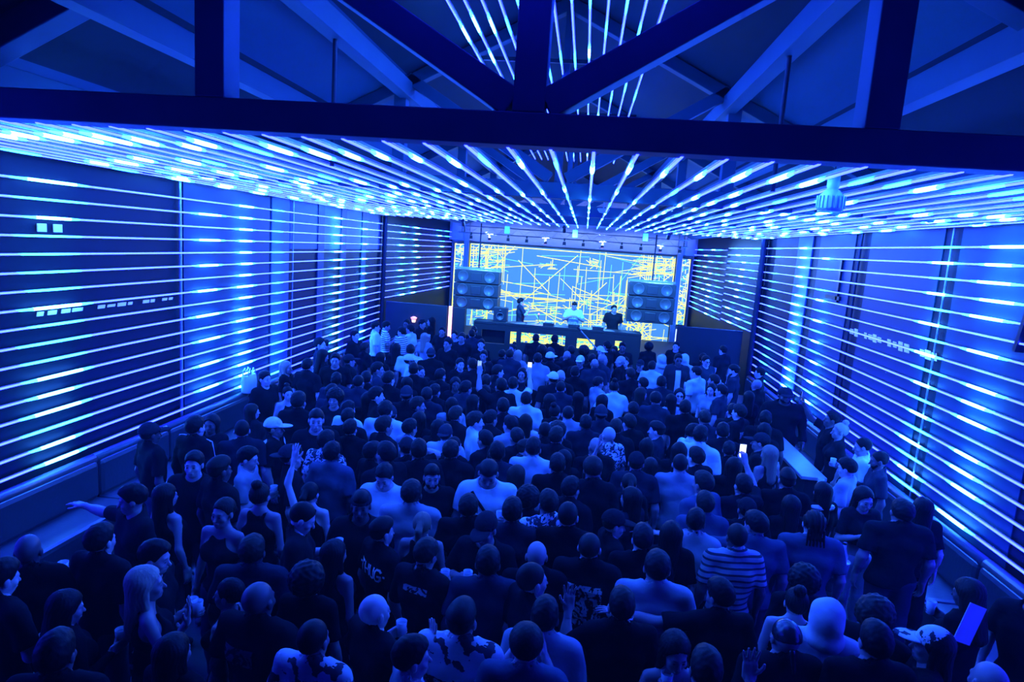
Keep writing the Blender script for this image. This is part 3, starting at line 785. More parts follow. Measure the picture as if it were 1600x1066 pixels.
def col_mat(name, rough=.6, spec=.4, tint=False, pattern=None, sheen=0.0):
    m = bpy.data.materials.new(name); m.use_nodes = True; nt = m.node_tree; b = nt.nodes['Principled BSDF']
    b.inputs['Roughness'].default_value = rough; b.inputs['Specular IOR Level'].default_value = spec
    oi = nt.nodes.new('ShaderNodeObjectInfo'); src = oi.outputs['Color']
    if tint:
        at = nt.nodes.new('ShaderNodeAttribute'); at.attribute_name = 'tint'
        mx = nt.nodes.new('ShaderNodeMix'); mx.data_type = 'RGBA'; nt.links.new(at.outputs['Fac'], mx.inputs['Factor'])
        nt.links.new(src, mx.inputs['A']); mx.inputs['B'].default_value = (.012,.009,.008,1); src = mx.outputs['Result']
    if pattern:
        tc = nt.nodes.new('ShaderNodeTexCoord'); mx = nt.nodes.new('ShaderNodeMix'); mx.data_type = 'RGBA'
        rp = nt.nodes.new('ShaderNodeValToRGB'); rp.color_ramp.interpolation = 'CONSTANT'
        if pattern == 'leaf':
            w = nt.nodes.new('ShaderNodeTexNoise'); w.inputs['Scale'].default_value = 17; w.inputs['Detail'].default_value = 2; w.inputs['Distortion'].default_value = 1.5
            nt.links.new(tc.outputs['Object'], w.inputs['Vector']); nt.links.new(w.outputs['Fac'], rp.inputs['Fac']); rp.color_ramp.elements[1].position = .5
        elif pattern == 'blotch':
            w = nt.nodes.new('ShaderNodeTexNoise'); w.inputs['Scale'].default_value = 11; w.inputs['Detail'].default_value = 3
            nt.links.new(tc.outputs['Object'], w.inputs['Vector']); nt.links.new(w.outputs['Fac'], rp.inputs['Fac']); rp.color_ramp.elements[1].position = .56
        elif pattern == 'stripe':
            w = nt.nodes.new('ShaderNodeTexWave'); w.bands_direction = 'Z'; w.inputs['Scale'].default_value = 6; w.inputs['Distortion'].default_value = .4
            nt.links.new(tc.outputs['Object'], w.inputs['Vector']); nt.links.new(w.outputs['Fac'], rp.inputs['Fac']); rp.color_ramp.elements[1].position = .72
        elif pattern == 'scribble':
            w = nt.nodes.new('ShaderNodeTexVoronoi'); w.feature = 'DISTANCE_TO_EDGE'; w.inputs['Scale'].default_value = 17
            nt.links.new(tc.outputs['Object'], w.inputs['Vector']); nt.links.new(w.outputs['Distance'], rp.inputs['Fac']); rp.color_ramp.elements[1].position = .10
        elif pattern == 'print':
            w = nt.nodes.new('ShaderNodeTexNoise'); w.inputs['Scale'].default_value = 13; w.inputs['Detail'].default_value = 3; w.inputs['Distortion'].default_value = 2.2
            nt.links.new(tc.outputs['Object'], w.inputs['Vector']); nt.links.new(w.outputs['Fac'], rp.inputs['Fac']); rp.color_ramp.elements[1].position = .5
        nt.links.new(rp.outputs['Color'], mx.inputs['Factor']); nt.links.new(src, mx.inputs['A'])
        mx.inputs['B'].default_value = (.03,.035,.06,1) if pattern in ('leaf','blotch','stripe') else (.012,.012,.015,1)
        src = mx.outputs['Result']
    nt.links.new(src, b.inputs['Base Color'])
    if name.startswith('cloth'):
        tc = nt.nodes.new('ShaderNodeTexCoord'); n2 = nt.nodes.new('ShaderNodeTexNoise'); n2.inputs['Scale'].default_value = 9; n2.inputs['Detail'].default_value = 3
        nt.links.new(tc.outputs['Object'], n2.inputs['Vector'])
        bp = nt.nodes.new('ShaderNodeBump'); bp.inputs['Strength'].default_value = .35; bp.inputs['Distance'].default_value = .03
        nt.links.new(n2.outputs['Fac'], bp.inputs['Height']); nt.links.new(bp.outputs['Normal'], b.inputs['Normal'])
    if name == 'hair':
        tc = nt.nodes.new('ShaderNodeTexCoord'); n2 = nt.nodes.new('ShaderNodeTexNoise'); n2.inputs['Scale'].default_value = 40; n2.inputs['Detail'].default_value = 2
        mp = nt.nodes.new('ShaderNodeMapping'); mp.inputs['Scale'].default_value = (3,3,.35)
        nt.links.new(tc.outputs['Object'], mp.inputs['Vector']); nt.links.new(mp.outputs['Vector'], n2.inputs['Vector'])
        bp = nt.nodes.new('ShaderNodeBump'); bp.inputs['Strength'].default_value = .15; bp.inputs['Distance'].default_value = .01
        nt.links.new(n2.outputs['Fac'], bp.inputs['Height']); nt.links.new(bp.outputs['Normal'], b.inputs['Normal'])
    return m
M_skin = col_mat('skin', .48, .4, tint=True)
M_hair = col_mat('hair', .55, .15)
M_cloth = col_mat('cloth', .85, .05)
M_leaf = col_mat('cloth_leaf', .8, .2, pattern='leaf')
M_blotch = col_mat('cloth_blotch', .8, .2, pattern='blotch')
M_stripe = col_mat('cloth_stripe', .8, .2, pattern='stripe')
M_scrib = col_mat('print_scribble', .8, .2, pattern='print')
M_lets = col_mat('print_letters', .8, .2)
M_satin = col_mat('satin_cap', .22, .6)
M_shoe = mat('shoe_rubber', (.03,.03,.035), .6)
def body_mesh(pose, sex):
    k = ('body',pose,sex)
    if k in CACHE: return CACHE[k]
    arms, yw, pt = joints(pose,sex)
    P, o = grid((-.82 if any(a[6]=='side' for a in arms.values()) else -.40,-.20,.02),(.82 if any(a[6]=='side' for a in arms.values()) else .40,.46 if any(a[6] != 'down' for a in arms.values()) else .22,2.02 if any(a[6] in('up','phone') for a in arms.values()) else 1.62),.019)
    d = union([torso(P,sex,-.012), arm_sdf(P,arms,sex), legs(P), neck(P,sex)],.03)
    P_feet = [rc(sc(P,(1,1,1.2)),(s*FX,-.045,.05),(s*FX,.13,.04),.042,.036) for s in (-1,1)]
    d = union([d]+P_feet,.03)
    parts = [sn_mesh(d,o,.019)]
    Rm = np.array(yaw_m(yw,pt)); hp = np.array(HEADP)
    P, o = grid((-.13,-.16,1.47),(.13,.17,1.79),.0068)
    L = (P-hp)@Rm
    d = smin(head_sdf(L,sex), neck(P,sex), .03)
    hv, hq = sn_mesh(d,o,.0068)
    tint = [np.zeros(len(parts[0][0])), face_tint((hv-hp)@Rm)]
    parts.append((hv,hq)); held = {}
    for s in (1,-1):
        sh,e,w,kind,hd,pn,key = arms[s]
        g = .88 if sex == 'f' else 1.0
        c = w+hd/np.linalg.norm(hd)*.09
        P, o = grid(c-.125,c+.125,.0062)
        x = P.copy()
        if s < 0:                       # build left hands as mirrored right hands
            Pm = P*np.array((-1,1,1)); d, hld = hand_sdf(Pm,w*np.array((-1,1,1)),kind,hd*np.array((-1,1,1)),pn*np.array((-1,1,1))); hld = hld*np.array((-1,1,1))
        else: d, hld = hand_sdf(P,w,kind,hd,pn)
        d = smin(d, rc(P,e,w,.041*g,.027*g), .015)
        fv, fq = sn_mesh(d,o,.0062); parts.append((fv,fq)); tint.append(np.zeros(len(fv))); held[s] = (hld, hd/np.linalg.norm(hd), kind)
    me = to_mesh('person', parts, M_skin, np.concatenate(tint))
    CACHE[k] = (me, Rm, held, arms)
    return CACHE[k]
def folds(P, a=.004):
    return a*(np.sin(P[...,2]*23+P[...,0]*17+2*np.sin(P[...,1]*14))+.7*np.sin(P[...,0]*31-P[...,2]*13+P[...,1]*9))
def shirt_mesh(pose, sex, kind):
    """kind: tee, long, tank, crop"""
    k = ('shirt',pose,sex,kind)
    if k in CACHE: return CACHE[k]
    arms = joints(pose,sex)[0]
    wide = kind == 'long' and any(a[6] != 'down' for a in arms.values())
    P, o = grid((-.75 if wide else -.42,-.22,.80),(.75 if wide else .42,.44 if wide else .26,2.0 if any(a[6] in ('up','phone') for a in arms.values()) else 1.60),.0155)
    t = .016 if kind in ('tee','crop') else .022 if kind == 'long' else .008
    d = torso(P,sex,t)
    hang = rc(sc(P,(1,1.2,1)),(-.06,0,.90),(.06,0,1.2),.12+t,.12+t) if kind in ('tee','long') else None
    if hang is not None: d = smin(d,hang,.05)
    g = .82 if sex == 'f' else 1.0
    if kind != 'tank':
        for s in (1,-1):
            sh,e,w = arms[s][:3]
            if kind == 'long':
                q = smin(rc(P,sh,e,.062*g+.006,.056*g), rc(P,e,w-(w-e)*.06,.056*g,.041*g),.02)
                ax = (w-e)/np.linalg.norm(w-e); q = np.maximum(q,(P-(w-(w-e)*.05))@ax)
            else:
                ax = (e-sh)/np.linalg.norm(e-sh); end = sh+(e-sh)*.78
                q = np.maximum(rc(P,sh,sh+(e-sh)*1.1,.068*g,.066*g),(P-end)@ax)
            d = smin(d,q,.03)
    else:
        for s in (1,-1): d = smax(d,-(np.linalg.norm(P-np.array((s*.215*g,0,1.42)),axis=-1)-.115),.02)
        d = np.maximum(d, P[...,2]-1.50)
    d = d+folds(P)
    d = np.maximum(d,(.865 if kind in ('tee','long') else .90 if kind == 'tank' else 1.12)-P[...,2])
    d = smax(d,-(el(P,(0,-.005 if kind == 'long' else .012,1.535),(.085,.088,.075) if kind != 'tank' else (.10,.11,.13))),.008)
    CACHE[k] = to_mesh('shirt',[sn_mesh(d,o,.0155)],M_cloth)
    return CACHE[k]
def trousers_mesh():
    k = 'trousers'
    if k in CACHE: return CACHE[k]
    P, o = grid((-.24,-.2,.04),(.24,.2,1.04),.02)
    d = smin(legs(P,.014), rc(sc(P,(1,1.12,1)),(-.07,0,.93),(.07,0,.93),.118,.118),.04)
    d = np.maximum(np.maximum(d+folds(P,.003),P[...,2]-1.0),.075-P[...,2])
    CACHE[k] = to_mesh('trousers',[sn_mesh(d,o,.02)],M_cloth); return CACHE[k]
def shoe_mesh(s):
    k = ('shoe',s)
    if k in CACHE: return CACHE[k]
    P, o = grid((s*FX-.06,-.12,0),(s*FX+.06,.2,.14),.012)
    d = smin(rc(sc(P,(1,1,1.15)),(s*FX,-.055,.055),(s*FX,.14,.042),.05,.044),rc(P,(s*FX,-.04,.05),(s*FX,-.035,.11),.05,.046),.03)
    d = np.maximum(d,.003-P[...,2])
    CACHE[k] = to_mesh('shoe',[sn_mesh(d,o,.012)],M_shoe); return CACHE[k]
def cran(L,t,dz=0): return el(L,(0,-.022,.125+dz),(.076+t,.097+t,.092+t))
def hairline(L):
    y = L[...,1]
    return np.interp(y,[-.13,-.08,-.045,-.02,.0,.025,.045,.065,.09],[.05,.05,.055,.08,.105,.09,.125,.155,.17])
def hair_mesh(style):
    k = ('hair',style)
    if k in CACHE: return CACHE[k]
    h = .0085
    lo, hi = (-.14,-.20,-.05),(.14,.14,.30)
    if style in ('long','ponytail','bunlow'): lo = (-.16,-.22,-.36)
    P, o = grid(lo,hi,h); hl = hairline(P); mask = (hl-P[...,2])*.8
    strand = .0022*np.sin(np.arctan2(P[...,0],-P[...,1]-.02)*26+3*np.sin(P[...,2]*30))
    mk = lambda d, x=0.0: smax(d,mask+x,.006)
    if style == 'short':
        d = mk(smin(cran(P,.010),el(P,(0,.0,.165),(.074,.094,.070)),.02)+.0035*np.sin(P[...,0]*95+2*np.sin(P[...,1]*60))*np.sin(P[...,1]*88+P[...,2]*40)*np.sin(P[...,2]*90))
    elif style == 'buzz': d = mk(cran(P,.0055))
    elif style == 'fade': d = smin(mk(cran(P,.0035)), smax(smin(cran(P,.012),el(P,(0,.01,.17),(.066,.09,.068)),.02),.145-P[...,2],.01),.008)
    elif style == 'braids':
        d = mk(cran(P,.010)+.005*np.cos(P[...,0]*190)); d = smin(d,union([rc(P,(q,-.105,.08),(q*1.1,-.125,-.07),.011,.008) for q in (-.06,-.036,-.012,.012,.036,.06)],.004),.01)
    elif style == 'afros': d = mk(el(P,(0,-.022,.145),(.098,.112,.102))+.003*np.sin(P[...,0]*170)*np.sin(P[...,1]*160)*np.sin(P[...,2]*165),-.01)
    elif style == 'afro': d = mk(el(P,(0,-.04,.135),(.128,.135,.130))+.008*np.sin(P[...,0]*85+2*np.sin(P[...,2]*60))*np.sin(P[...,1]*80)*np.sin(P[...,2]*75+1),-.03)
    elif style == 'long':
        top = mk(cran(P,.016))
        back = rc(sc(P,(1,1.35,1)),(0,-.08,.12),(0,-.115,-.22),.092,.075)
        sd = union([rc(P,(s*.068,-.02,.13),(s*.088,-.005,-.14),.030,.024) for s in (-1,1)],.02)
        d = smin(top,smin(back,sd,.03),.03); d = smax(d,-el(P,(0,.10,.05),(.064,.11,.125)),.01); d = smax(d,-el(P,(0,.01,-.02),(.05,.06,.10)),.01)
        d = d+strand+.010*np.clip(-P[...,2],0,.3)*np.sin(P[...,0]*120)
    elif style == 'ponytail': d = smin(mk(cran(P,.009)),union([rc(P,(0,-.115,.15),(0,-.165,.10),.026,.034),rc(P,(0,-.165,.10),(0,-.155,-.10),.034,.022),rc(P,(0,-.155,-.10),(.01,-.14,-.22),.022,.008)],.015),.015)+strand*.7
    elif style == 'bunlow': d = smin(mk(cran(P,.009)),el(P,(0,-.128,.075),(.045,.035,.045)),.015)+strand
    elif style == 'bun': d = smin(mk(cran(P,.010)),el(P,(0,-.07,.235),(.048,.048,.042)),.012)+strand*1.5
    V = sn_mesh(d,o,h)
    CACHE[k] = to_mesh('hair',[V],M_hair); return CACHE[k]
def gear_mesh(kind):
    """cap crown, brim, hood, durag, beard, glasses, in head axes"""
    k = ('gear',kind)
    if k in CACHE: return CACHE[k]
    h = .008; P, o = grid((-.15,-.25,-.12),(.15,.24,.30),h)
    if kind == 'crown': d = smax(smax(cran(P,.016,.004),.118-.10*P[...,1]*0-P[...,2],.006),-(cran(P,.006)),.004)
    elif kind == 'brim': d = smax(el(P,(0,.10,.128),(.078,.115,.016)),-(cran(P,.012)),.004); d = np.maximum(d,.06-P[...,1])
    elif kind == 'hat_brim': d = smax(el(P,(0,-.02,.128),(.15,.17,.012)),-(cran(P,.012)),.004)
    elif kind == 'hood':
        d = smin(el(P,(0,-.035,.11),(.112,.125,.135)),el(P,(0,-.03,-.04),(.13,.12,.08)),.05); d = smax(d,-el(P,(0,.10,.08),(.078,.13,.105)),.015)+.004*np.sin(P[...,2]*40+P[...,0]*30)
    elif kind == 'durag': d = smin(smax(cran(P,.007),(.085-.35*P[...,1])-P[...,2],.006),rc(P,(0,-.11,.07),(.02,-.13,-.06),.02,.012),.02)
    elif kind == 'beard': d = smax(union([el(P,(0,.036,.02),(.054,.057,.046)),el(P,(0,.03,.045),(.066,.055,.045))],.02),-el(P,(0,.105,.075),(.04,.05,.045)),.008); d = np.maximum(d,P[...,2]-.062); d = np.maximum(d,.0-P[...,1])
    elif kind == 'glasses':
        d = union([el(P,(s*.033,.098,.09),(.028,.009,.019)) for s in (-1,1)]+[rc(P,(-.012,.104,.094),(.012,.104,.094),.005,.005)],.003)
        for s in (-1,1): d = np.minimum(d,rc(P,(s*.06,.092,.094),(s*.082,.0,.094),.0045,.0045))
    m = {'crown':M_cloth,'brim':M_cloth,'hat_brim':M_cloth,'hood':M_cloth,'durag':M_satin,'beard':M_hair,'glasses':M_satin}[kind]
    CACHE[k] = to_mesh(kind,[sn_mesh(d,o,h)],m); return CACHE[k]
PEOPLE = [
(-4.2, 17.9, -89, 1.75, 1.0, 'long', 'b', 'A', 'f', '', 'long-haired person in black T-shirt, facing left, row by stage centre-left'),
(-4.3, 17.34, 105, 1.739, 1.0, 'short', 'b', 'B', 'm', '', 'short-haired person in black T-shirt holding drink, facing right, row by stage centre-left'),
(-2.81, 17.11, -18, 1.691, 1.0, 'fade', 'b', 'A', 'm', '', 'fade-cut person in black T-shirt, back turned, row by stage centre-left'),
(2.55, 17.06, -158, 1.731, 1.0, 'short', 'b', 'A', 'm', '', 'short-haired person in black T-shirt, facing camera, row by stage centre-right, rightmost'),
(1.84, 16.99, -1, 1.657, 1.0, 'afro', 'b', 'A', 'f', '', 'dark round head outlined against the lower right screen'),
(-4.59, 16.77, -174, 1.775, 1.0, 'short', 'b', 'A', 'm', '', 'short-haired person in black T-shirt, facing camera, row by stage centre-left, leftmost'),
(-3.59, 16.69, -178, 1.661, 1.0, 'short', 'b', 'A', 'm', '', 'short-haired person in black T-shirt, facing camera, row by stage centre-left, second from left'),
(3.65, 16.65, -36, 1.783, 1.0, 'short', 'b', 'A', 'm', '', 'short-haired person in black T-shirt, back turned, row by stage right'),
(-3.21, 16.45, 182, 1.62, 1.0, 'short', 'gw', 'A', 'f', '', 'short-haired person in pale T-shirt, facing camera, row by stage centre-left'),
(0.93, 16.4, 213, 1.573, 1.0, 'short', 'gw', 'A', 'f', '', 'short-haired person in pale T-shirt, facing camera, row by stage centre-right'),
(-2.73, 16.36, -12, 1.699, 1.0, 'short', 'n', 'A', 'm', '', 'short-haired person in navy T-shirt, back turned, row by stage centre-left'),
(-1.06, 16.25, 4, 1.739, 1.0, 'short', 'b', 'A', 'm', '', 'dark head outlined against the booth window, centre'),
(-4.96, 16.16, 68, 1.761, 1.0, 'short', 'sw', 'C', 'm', '', 'person in striped white shirt beside the left LED wall, rear'),
(-0.57, 16.13, 22, 1.779, 1.0, 'short', 'b', 'A', 'm', '', 'short-haired person in black T-shirt, back turned, row by stage centre'),
(1.1, 16.0, 180, 1.743, 1.0, 'short', 'b', 'A', 'm', '', 'short-haired person in black T-shirt, facing camera, row by stage centre-right, leftmost'),
(-4.28, 15.97, -73, 1.755, 1.0, 'short', 'w', 'A', 'm', '', 'person in white T-shirt facing left below the orange lamp'),
(0.7, 15.78, -53, 1.772, 1.0, 'short', 'b', 'A', 'm', '', 'short-haired person in black T-shirt, facing left, row by stage centre-right'),
(-4.38, 15.56, -75, 1.729, 1.0, 'short', 'sw', 'A', 'm', '', 'short-haired person in striped white shirt, facing left, row by stage centre-left'),
(-5.01, 15.51, 60, 1.813, 1.0, 'fade', 'w', 'A', 'm', '', 'person in white T-shirt standing nearest the left LED wall, rear'),
(-3.73, 15.44, 23, 1.653, 1.0, 'blonde', 'gw', 'A', 'f', '', 'person with long fair hair leaning in, left of the orange lit edge'),
(2.94, 15.33, 38, 1.737, 1.0, 'short', 'b', 'A', 'm', '', 'short-haired person in black T-shirt, facing right, row by stage right'),
(-2.78, 15.2, -173, 1.764, 1.0, 'short', 'b', 'A', 'm', '', 'short-haired person in black T-shirt, facing camera, row by stage centre-left, fourth from left'),
(0.56, 15.02, 140, 1.736, 1.0, 'capw', 'b', 'A', 'm', '', 'white-capped person in black T-shirt, facing right, row by stage centre-right'),
(-2.27, 15.0, 179, 1.678, 1.0, 'short', 'b', 'A', 'f', '', 'short-haired person in black T-shirt, facing camera, row by stage centre-left, fifth from left'),
(-1.52, 14.94, 209, 1.638, 1.0, 'bun', 'b', 'A', 'f', '', 'bun-haired person in black T-shirt, facing camera, row by stage centre'),
(1.93, 14.84, 5, 1.695, 1.0, 'hood', 'hg', 'A', 'm', '', 'person in a white hooded top, right rear'),
(0.14, 14.82, -15, 1.745, 1.0, 'afro', 'b', 'A', 'm', '', 'curly-haired person in black T-shirt, back turned, row by stage centre, rightmost'),
(-0.8, 14.79, 10, 1.67, 1.0, 'afro', 'b', 'A', 'f', '', 'curly-haired person in black T-shirt, back turned, row by stage centre, leftmost'),
(2.91, 14.79, 152, 1.761, 1.0, 'short', 'n', 'A', 'm', 'glasses', 'short-haired person in navy T-shirt in sunglasses, facing camera, row by stage right'),
(2.42, 14.75, 15, 1.763, 1.0, 'hood', 'hg', 'A', 'm', '', 'person in pale hooded top beside the person in sunglasses'),
(1.1, 14.55, 177, 1.615, 1.0, 'bunlow', 'b', 'A', 'f', 'sk=L', 'dark-haired person facing the camera, right of centre rear'),
(-0.14, 14.52, -19, 1.777, 1.0, 'short', 'n', 'A', 'm', '', 'short-haired person in navy T-shirt, back turned, row by stage centre'),
(2.22, 14.31, 175, 1.824, 1.0, 'short', 'wj', 'A', 'm', 'glasses', 'person in sunglasses and open dark jacket over white shirt, right rear'),
(-0.6, 14.27, -27, 1.729, 1.0, 'capback', 'b', 'A', 'm', '', 'backward-capped person in black T-shirt, back turned, row by stage centre'),
(1.39, 14.17, -163, 1.64, 1.0, 'cap', 'b', 'A', 'f', '', 'capped person in black T-shirt, facing camera, rear third centre-right'),
(-5.05, 14.16, 104, 1.767, 1.0, 'short', 'b', 'A', 'm', 'sk=L', 'person in black T-shirt with small white chest logo, left rear'),
(-1.28, 14.11, 22, 1.64, 1.0, 'blonde', 'gw', 'A', 'f', '', 'fair long-haired person in pale T-shirt, back turned, row by stage centre'),
(-0.22, 14.05, -21, 1.731, 1.0, 'bald', 'b', 'A', 'm', 'sk=M', 'bald person in black T-shirt, back turned, row by stage centre'),
(0.34, 13.91, 12, 1.726, 1.0, 'short', 'b', 'A', 'm', '', 'short-haired person in black T-shirt, back turned, row by stage centre-right'),
(3.84, 13.91, -65, 1.75, 1.0, 'short', 'b', 'A', 'm', '', 'short-haired person in black T-shirt, facing left, rear third right, rightmost'),
(0.92, 13.84, -73, 1.752, 1.0, 'bald', 'b', 'A', 'm', 'sk=L', 'bald person in black T-shirt, facing left, row by stage centre-right'),
(1.62, 13.84, 25, 1.692, 1.0, 'short', 'w', 'A', 'm', '', 'short-haired person in white T-shirt, back turned, rear third centre-right'),
(-1.6, 13.8, 25, 1.68, 1.0, 'buzz', 'b', 'A', 'm', '', 'crop-haired person in black T-shirt, back turned, row by stage centre'),
(-2.81, 13.7, -151, 1.841, 1.0, 'short', 'b', 'A', 'm', '', 'short-haired person in black T-shirt, facing camera, row by stage centre-left, third from left'),
(3.27, 13.65, -64, 1.792, 1.0, 'fade', 'n', 'B', 'm', 'beard', 'bearded person in dark blue facing left at the right barrier'),
(0.57, 13.59, 59, 1.797, 1.0, 'bald', 'n', 'A', 'm', 'sk=M', 'bald person in navy T-shirt, facing right, row by stage centre-right'),
(-1.99, 13.59, -177, 1.653, 1.0, 'short', 'b', 'A', 'f', '', 'short-haired person in black T-shirt, facing camera, row by stage centre-left, rightmost'),
(0.08, 13.57, 191, 1.712, 1.0, 'capw', 'b', 'A', 'm', '', 'white-capped person in black T-shirt, facing camera, row by stage centre'),
(-1.4, 13.46, 12, 1.758, 1.0, 'buzz', 'n', 'A', 'm', '', 'crop-haired person in navy T-shirt, back turned, row by stage centre'),
(-3.84, 13.38, 16, 1.686, 1.0, 'long', 'b', 'A', 'f', '', 'long-haired person in black T-shirt, back turned, row by stage centre-left'),
(-0.53, 13.32, 30, 1.785, 1.0, 'capw', 'b', 'A', 'm', '', 'white-capped person in black T-shirt, back turned, row by stage centre'),
(-4.51, 13.3, 39, 1.655, 1.0, 'short', 'b', 'A', 'f', '', 'short-haired person in black T-shirt, facing right, row by stage left, rightmost'),
(0.38, 13.25, -3, 1.742, 1.0, 'bald', 'n', 'A', 'm', '', 'bald person in navy T-shirt, back turned, row by stage centre-right'),
(-0.78, 13.01, 4, 1.79, 1.0, 'short', 'gw', 'A', 'm', '', "person in pale grey T-shirt from behind below the booth's long window"),
(2.39, 12.96, -44, 1.799, 1.0, 'fade', 'w', 'B', 'm', '', 'person in white T-shirt with small back print, right rear'),
(3.49, 12.75, -35, 1.694, 1.0, 'bald', 'b', 'A', 'm', '', 'bald person in black T-shirt, back turned, rear third right'),
(-3.36, 12.69, -10, 1.802, 1.0, 'short', 'w', 'A', 'm', '', 'short-haired person in white T-shirt, back turned, row by stage centre-left'),
(2.64, 12.59, -67, 1.738, 1.0, 'short', 'b', 'A', 'm', '', 'short-haired person in black T-shirt, facing left, rear third right, leftmost'),
(-2.9, 12.54, -10, 1.785, 1.0, 'capback', 'b', 'A', 'm', '', 'backward-capped person in black T-shirt, back turned, row by stage centre-left'),
(-3.91, 12.54, 28, 1.618, 1.0, 'long', 'b', 'A', 'f', '', 'long-haired person in black T-shirt, back turned, row by stage left'),
(1.05, 12.47, -25, 1.743, 1.0, 'short', 'b', 'A', 'm', '', 'short-haired person in black T-shirt, back turned, rear third centre-right'),
(-2.27, 12.43, -214, 1.648, 1.0, 'short', 'b', 'A', 'f', '', 'short-haired person in black T-shirt, facing camera, rear third centre-left'),
(-5.05, 12.41, 41, 1.798, 1.0, 'short', 'b', 'A', 'm', '', 'short-haired person in black T-shirt, facing right, row by stage left, leftmost'),
(2.55, 12.22, -147, 1.618, 1.0, 'long', 'gw', 'A', 'f', '', 'long-haired person in pale T-shirt, facing camera, rear third right'),
(0.0, 12.14, 13, 1.747, 1.0, 'short', 'b', 'A', 'm', '', 'short-haired person in black T-shirt, back turned, rear third centre, rightmost'),
(-1.8, 12.11, 33, 1.668, 1.0, 'long', 'b', 'A', 'f', '', 'long-haired person in black T-shirt, back turned, rear third centre-left'),
(-5.01, 12.09, 81, 1.88, 1.0, 'short', 'n', 'A', 'm', '', 'short-haired person in navy T-shirt, facing right, row by stage left'),
(1.26, 12.02, -38, 1.667, 1.0, 'short', 'b', 'A', 'f', '', 'short-haired person in black T-shirt, facing left, rear third centre-right'),
(-3.17, 12.01, 70, 1.717, 1.0, 'capw', 'w', 'A', 'm', '', 'white-capped person in white T-shirt, facing right, row by stage centre-left'),
(-1.0, 11.97, 187, 1.652, 1.0, 'long', 'b', 'A', 'f', '', 'long-haired person in black T-shirt, facing camera, rear third centre'),
(2.64, 11.86, -57, 1.694, 1.0, 'short', 'n', 'A', 'm', '', 'short-haired person in navy T-shirt, facing left, rear third right'),
(0.45, 11.77, 62, 1.65, 1.0, 'short', 'gw', 'K', 'm', '', 'person with hands up beside the bright white T-shirt, right of centre'),
(3.11, 11.76, -14, 1.64, 1.0, 'long', 'b', 'A', 'f', '', 'long-haired person in black T-shirt, back turned, rear third right'),
(-1.93, 11.75, -40, 1.793, 1.0, 'short', 'b', 'A', 'm', '', 'short-haired person in black T-shirt, facing left, row by stage centre-left'),
(1.56, 11.73, 5, 1.777, 1.0, 'short', 'n', 'A', 'm', '', 'short-haired person in navy T-shirt, back turned, rear third centre-right'),
(-4.81, 11.73, 42, 1.718, 1.0, 'long', 'b', 'B', 'f', '', 'long-haired person in black T-shirt holding drink, facing right, row by stage left'),
(-0.25, 11.64, 21, 1.752, 1.0, 'bald', 'b', 'A', 'm', 'sk=L', 'bald person in black T-shirt, back turned, rear third centre'),
(-4.23, 11.63, 51, 1.688, 1.0, 'cap', 'b', 'A', 'm', '', 'capped person in black T-shirt, facing right, row by stage left'),
(-0.82, 11.47, 6, 1.585, 1.0, 'short', 'b', 'A', 'f', '', 'short-haired person in black T-shirt, back turned, rear third centre, second from left'),
(-1.38, 11.45, 58, 1.773, 1.0, 'short', 'b', 'A', 'm', '', 'short-haired person in black T-shirt, facing right, rear third centre'),
(1.85, 11.38, 185, 1.648, 1.0, 'long', 'b', 'A', 'f', 'glasses', 'person with sunglasses facing the camera, right rear'),
(-0.39, 11.3, -22, 1.762, 1.0, 'capw', 'b', 'A', 'm', '', 'white-capped person in black T-shirt, back turned, rear third centre'),
(3.58, 11.22, -178, 1.846, 1.3, 'cap', 'bl', 'A', 'm', 'sk=D beard', 'huge bearded person in black hat and black coat on the right'),
(0.69, 11.21, -2, 1.712, 1.0, 'bun', 'w', 'C', 'm', '', 'person with hair in a bun and bright white T-shirt, centre right rear'),
(1.18, 11.16, 57, 1.65, 1.0, 'long', 'b', 'A', 'f', '', 'long-haired person in black T-shirt, facing right, rear third centre-right'),
(-2.75, 11.14, 120, 1.697, 1.0, 'buzz', 'b', 'A', 'm', '', 'crop-haired person in black T-shirt, facing right, rear third centre-left'),
(-4.31, 11.07, -193, 1.793, 1.0, 'short', 'b', 'A', 'm', '', 'short-haired person in black T-shirt, facing camera, row by stage left'),
(1.64, 11.01, -23, 1.618, 1.0, 'long', 'gw', 'A', 'f', '', 'long-haired person in pale T-shirt, back turned, rear third centre-right'),
(-2.33, 10.94, 31, 1.71, 1.0, 'short', 'b', 'A', 'm', '', 'short-haired person in black T-shirt, back turned, rear third centre-left, third from left'),
(-0.22, 10.79, 8, 1.722, 1.0, 'buzz', 'n', 'A', 'm', 'sk=L', 'buzz-cut person in dark T-shirt with lit crown, centre rear'),
(-2.78, 10.77, -5, 1.804, 1.0, 'fade', 'b', 'A', 'm', '', 'person with lit neck in black T-shirt from behind, left rear'),
(-3.4, 10.76, 75, 1.763, 1.0, 'short', 'n', 'A', 'm', '', 'short-haired person in navy T-shirt, facing right, rear third left'),
(-1.49, 10.7, 6, 1.729, 1.0, 'short', 'b', 'A', 'm', '', 'short-haired person in black T-shirt, back turned, rear third centre-left, rightmost'),
(-5.01, 10.64, 89, 1.664, 1.0, 'blonde', 'b', 'A', 'f', '', 'blonde person with very long hair in black facing right, left side'),
(-2.0, 10.6, -200, 1.649, 1.0, 'long', 'b', 'A', 'f', '', 'long-haired person in black T-shirt, facing camera, rear third centre-left'),
(-1.01, 10.52, 4, 1.768, 1.0, 'short', 'w', 'E', 'm', 'bright2', 'person raising a bare arm with a bright phone, centre rear'),
(0.06, 10.49, -32, 1.624, 1.0, 'long', 'b', 'A', 'f', '', 'long-haired person in black T-shirt, back turned, rear third centre, rightmost'),
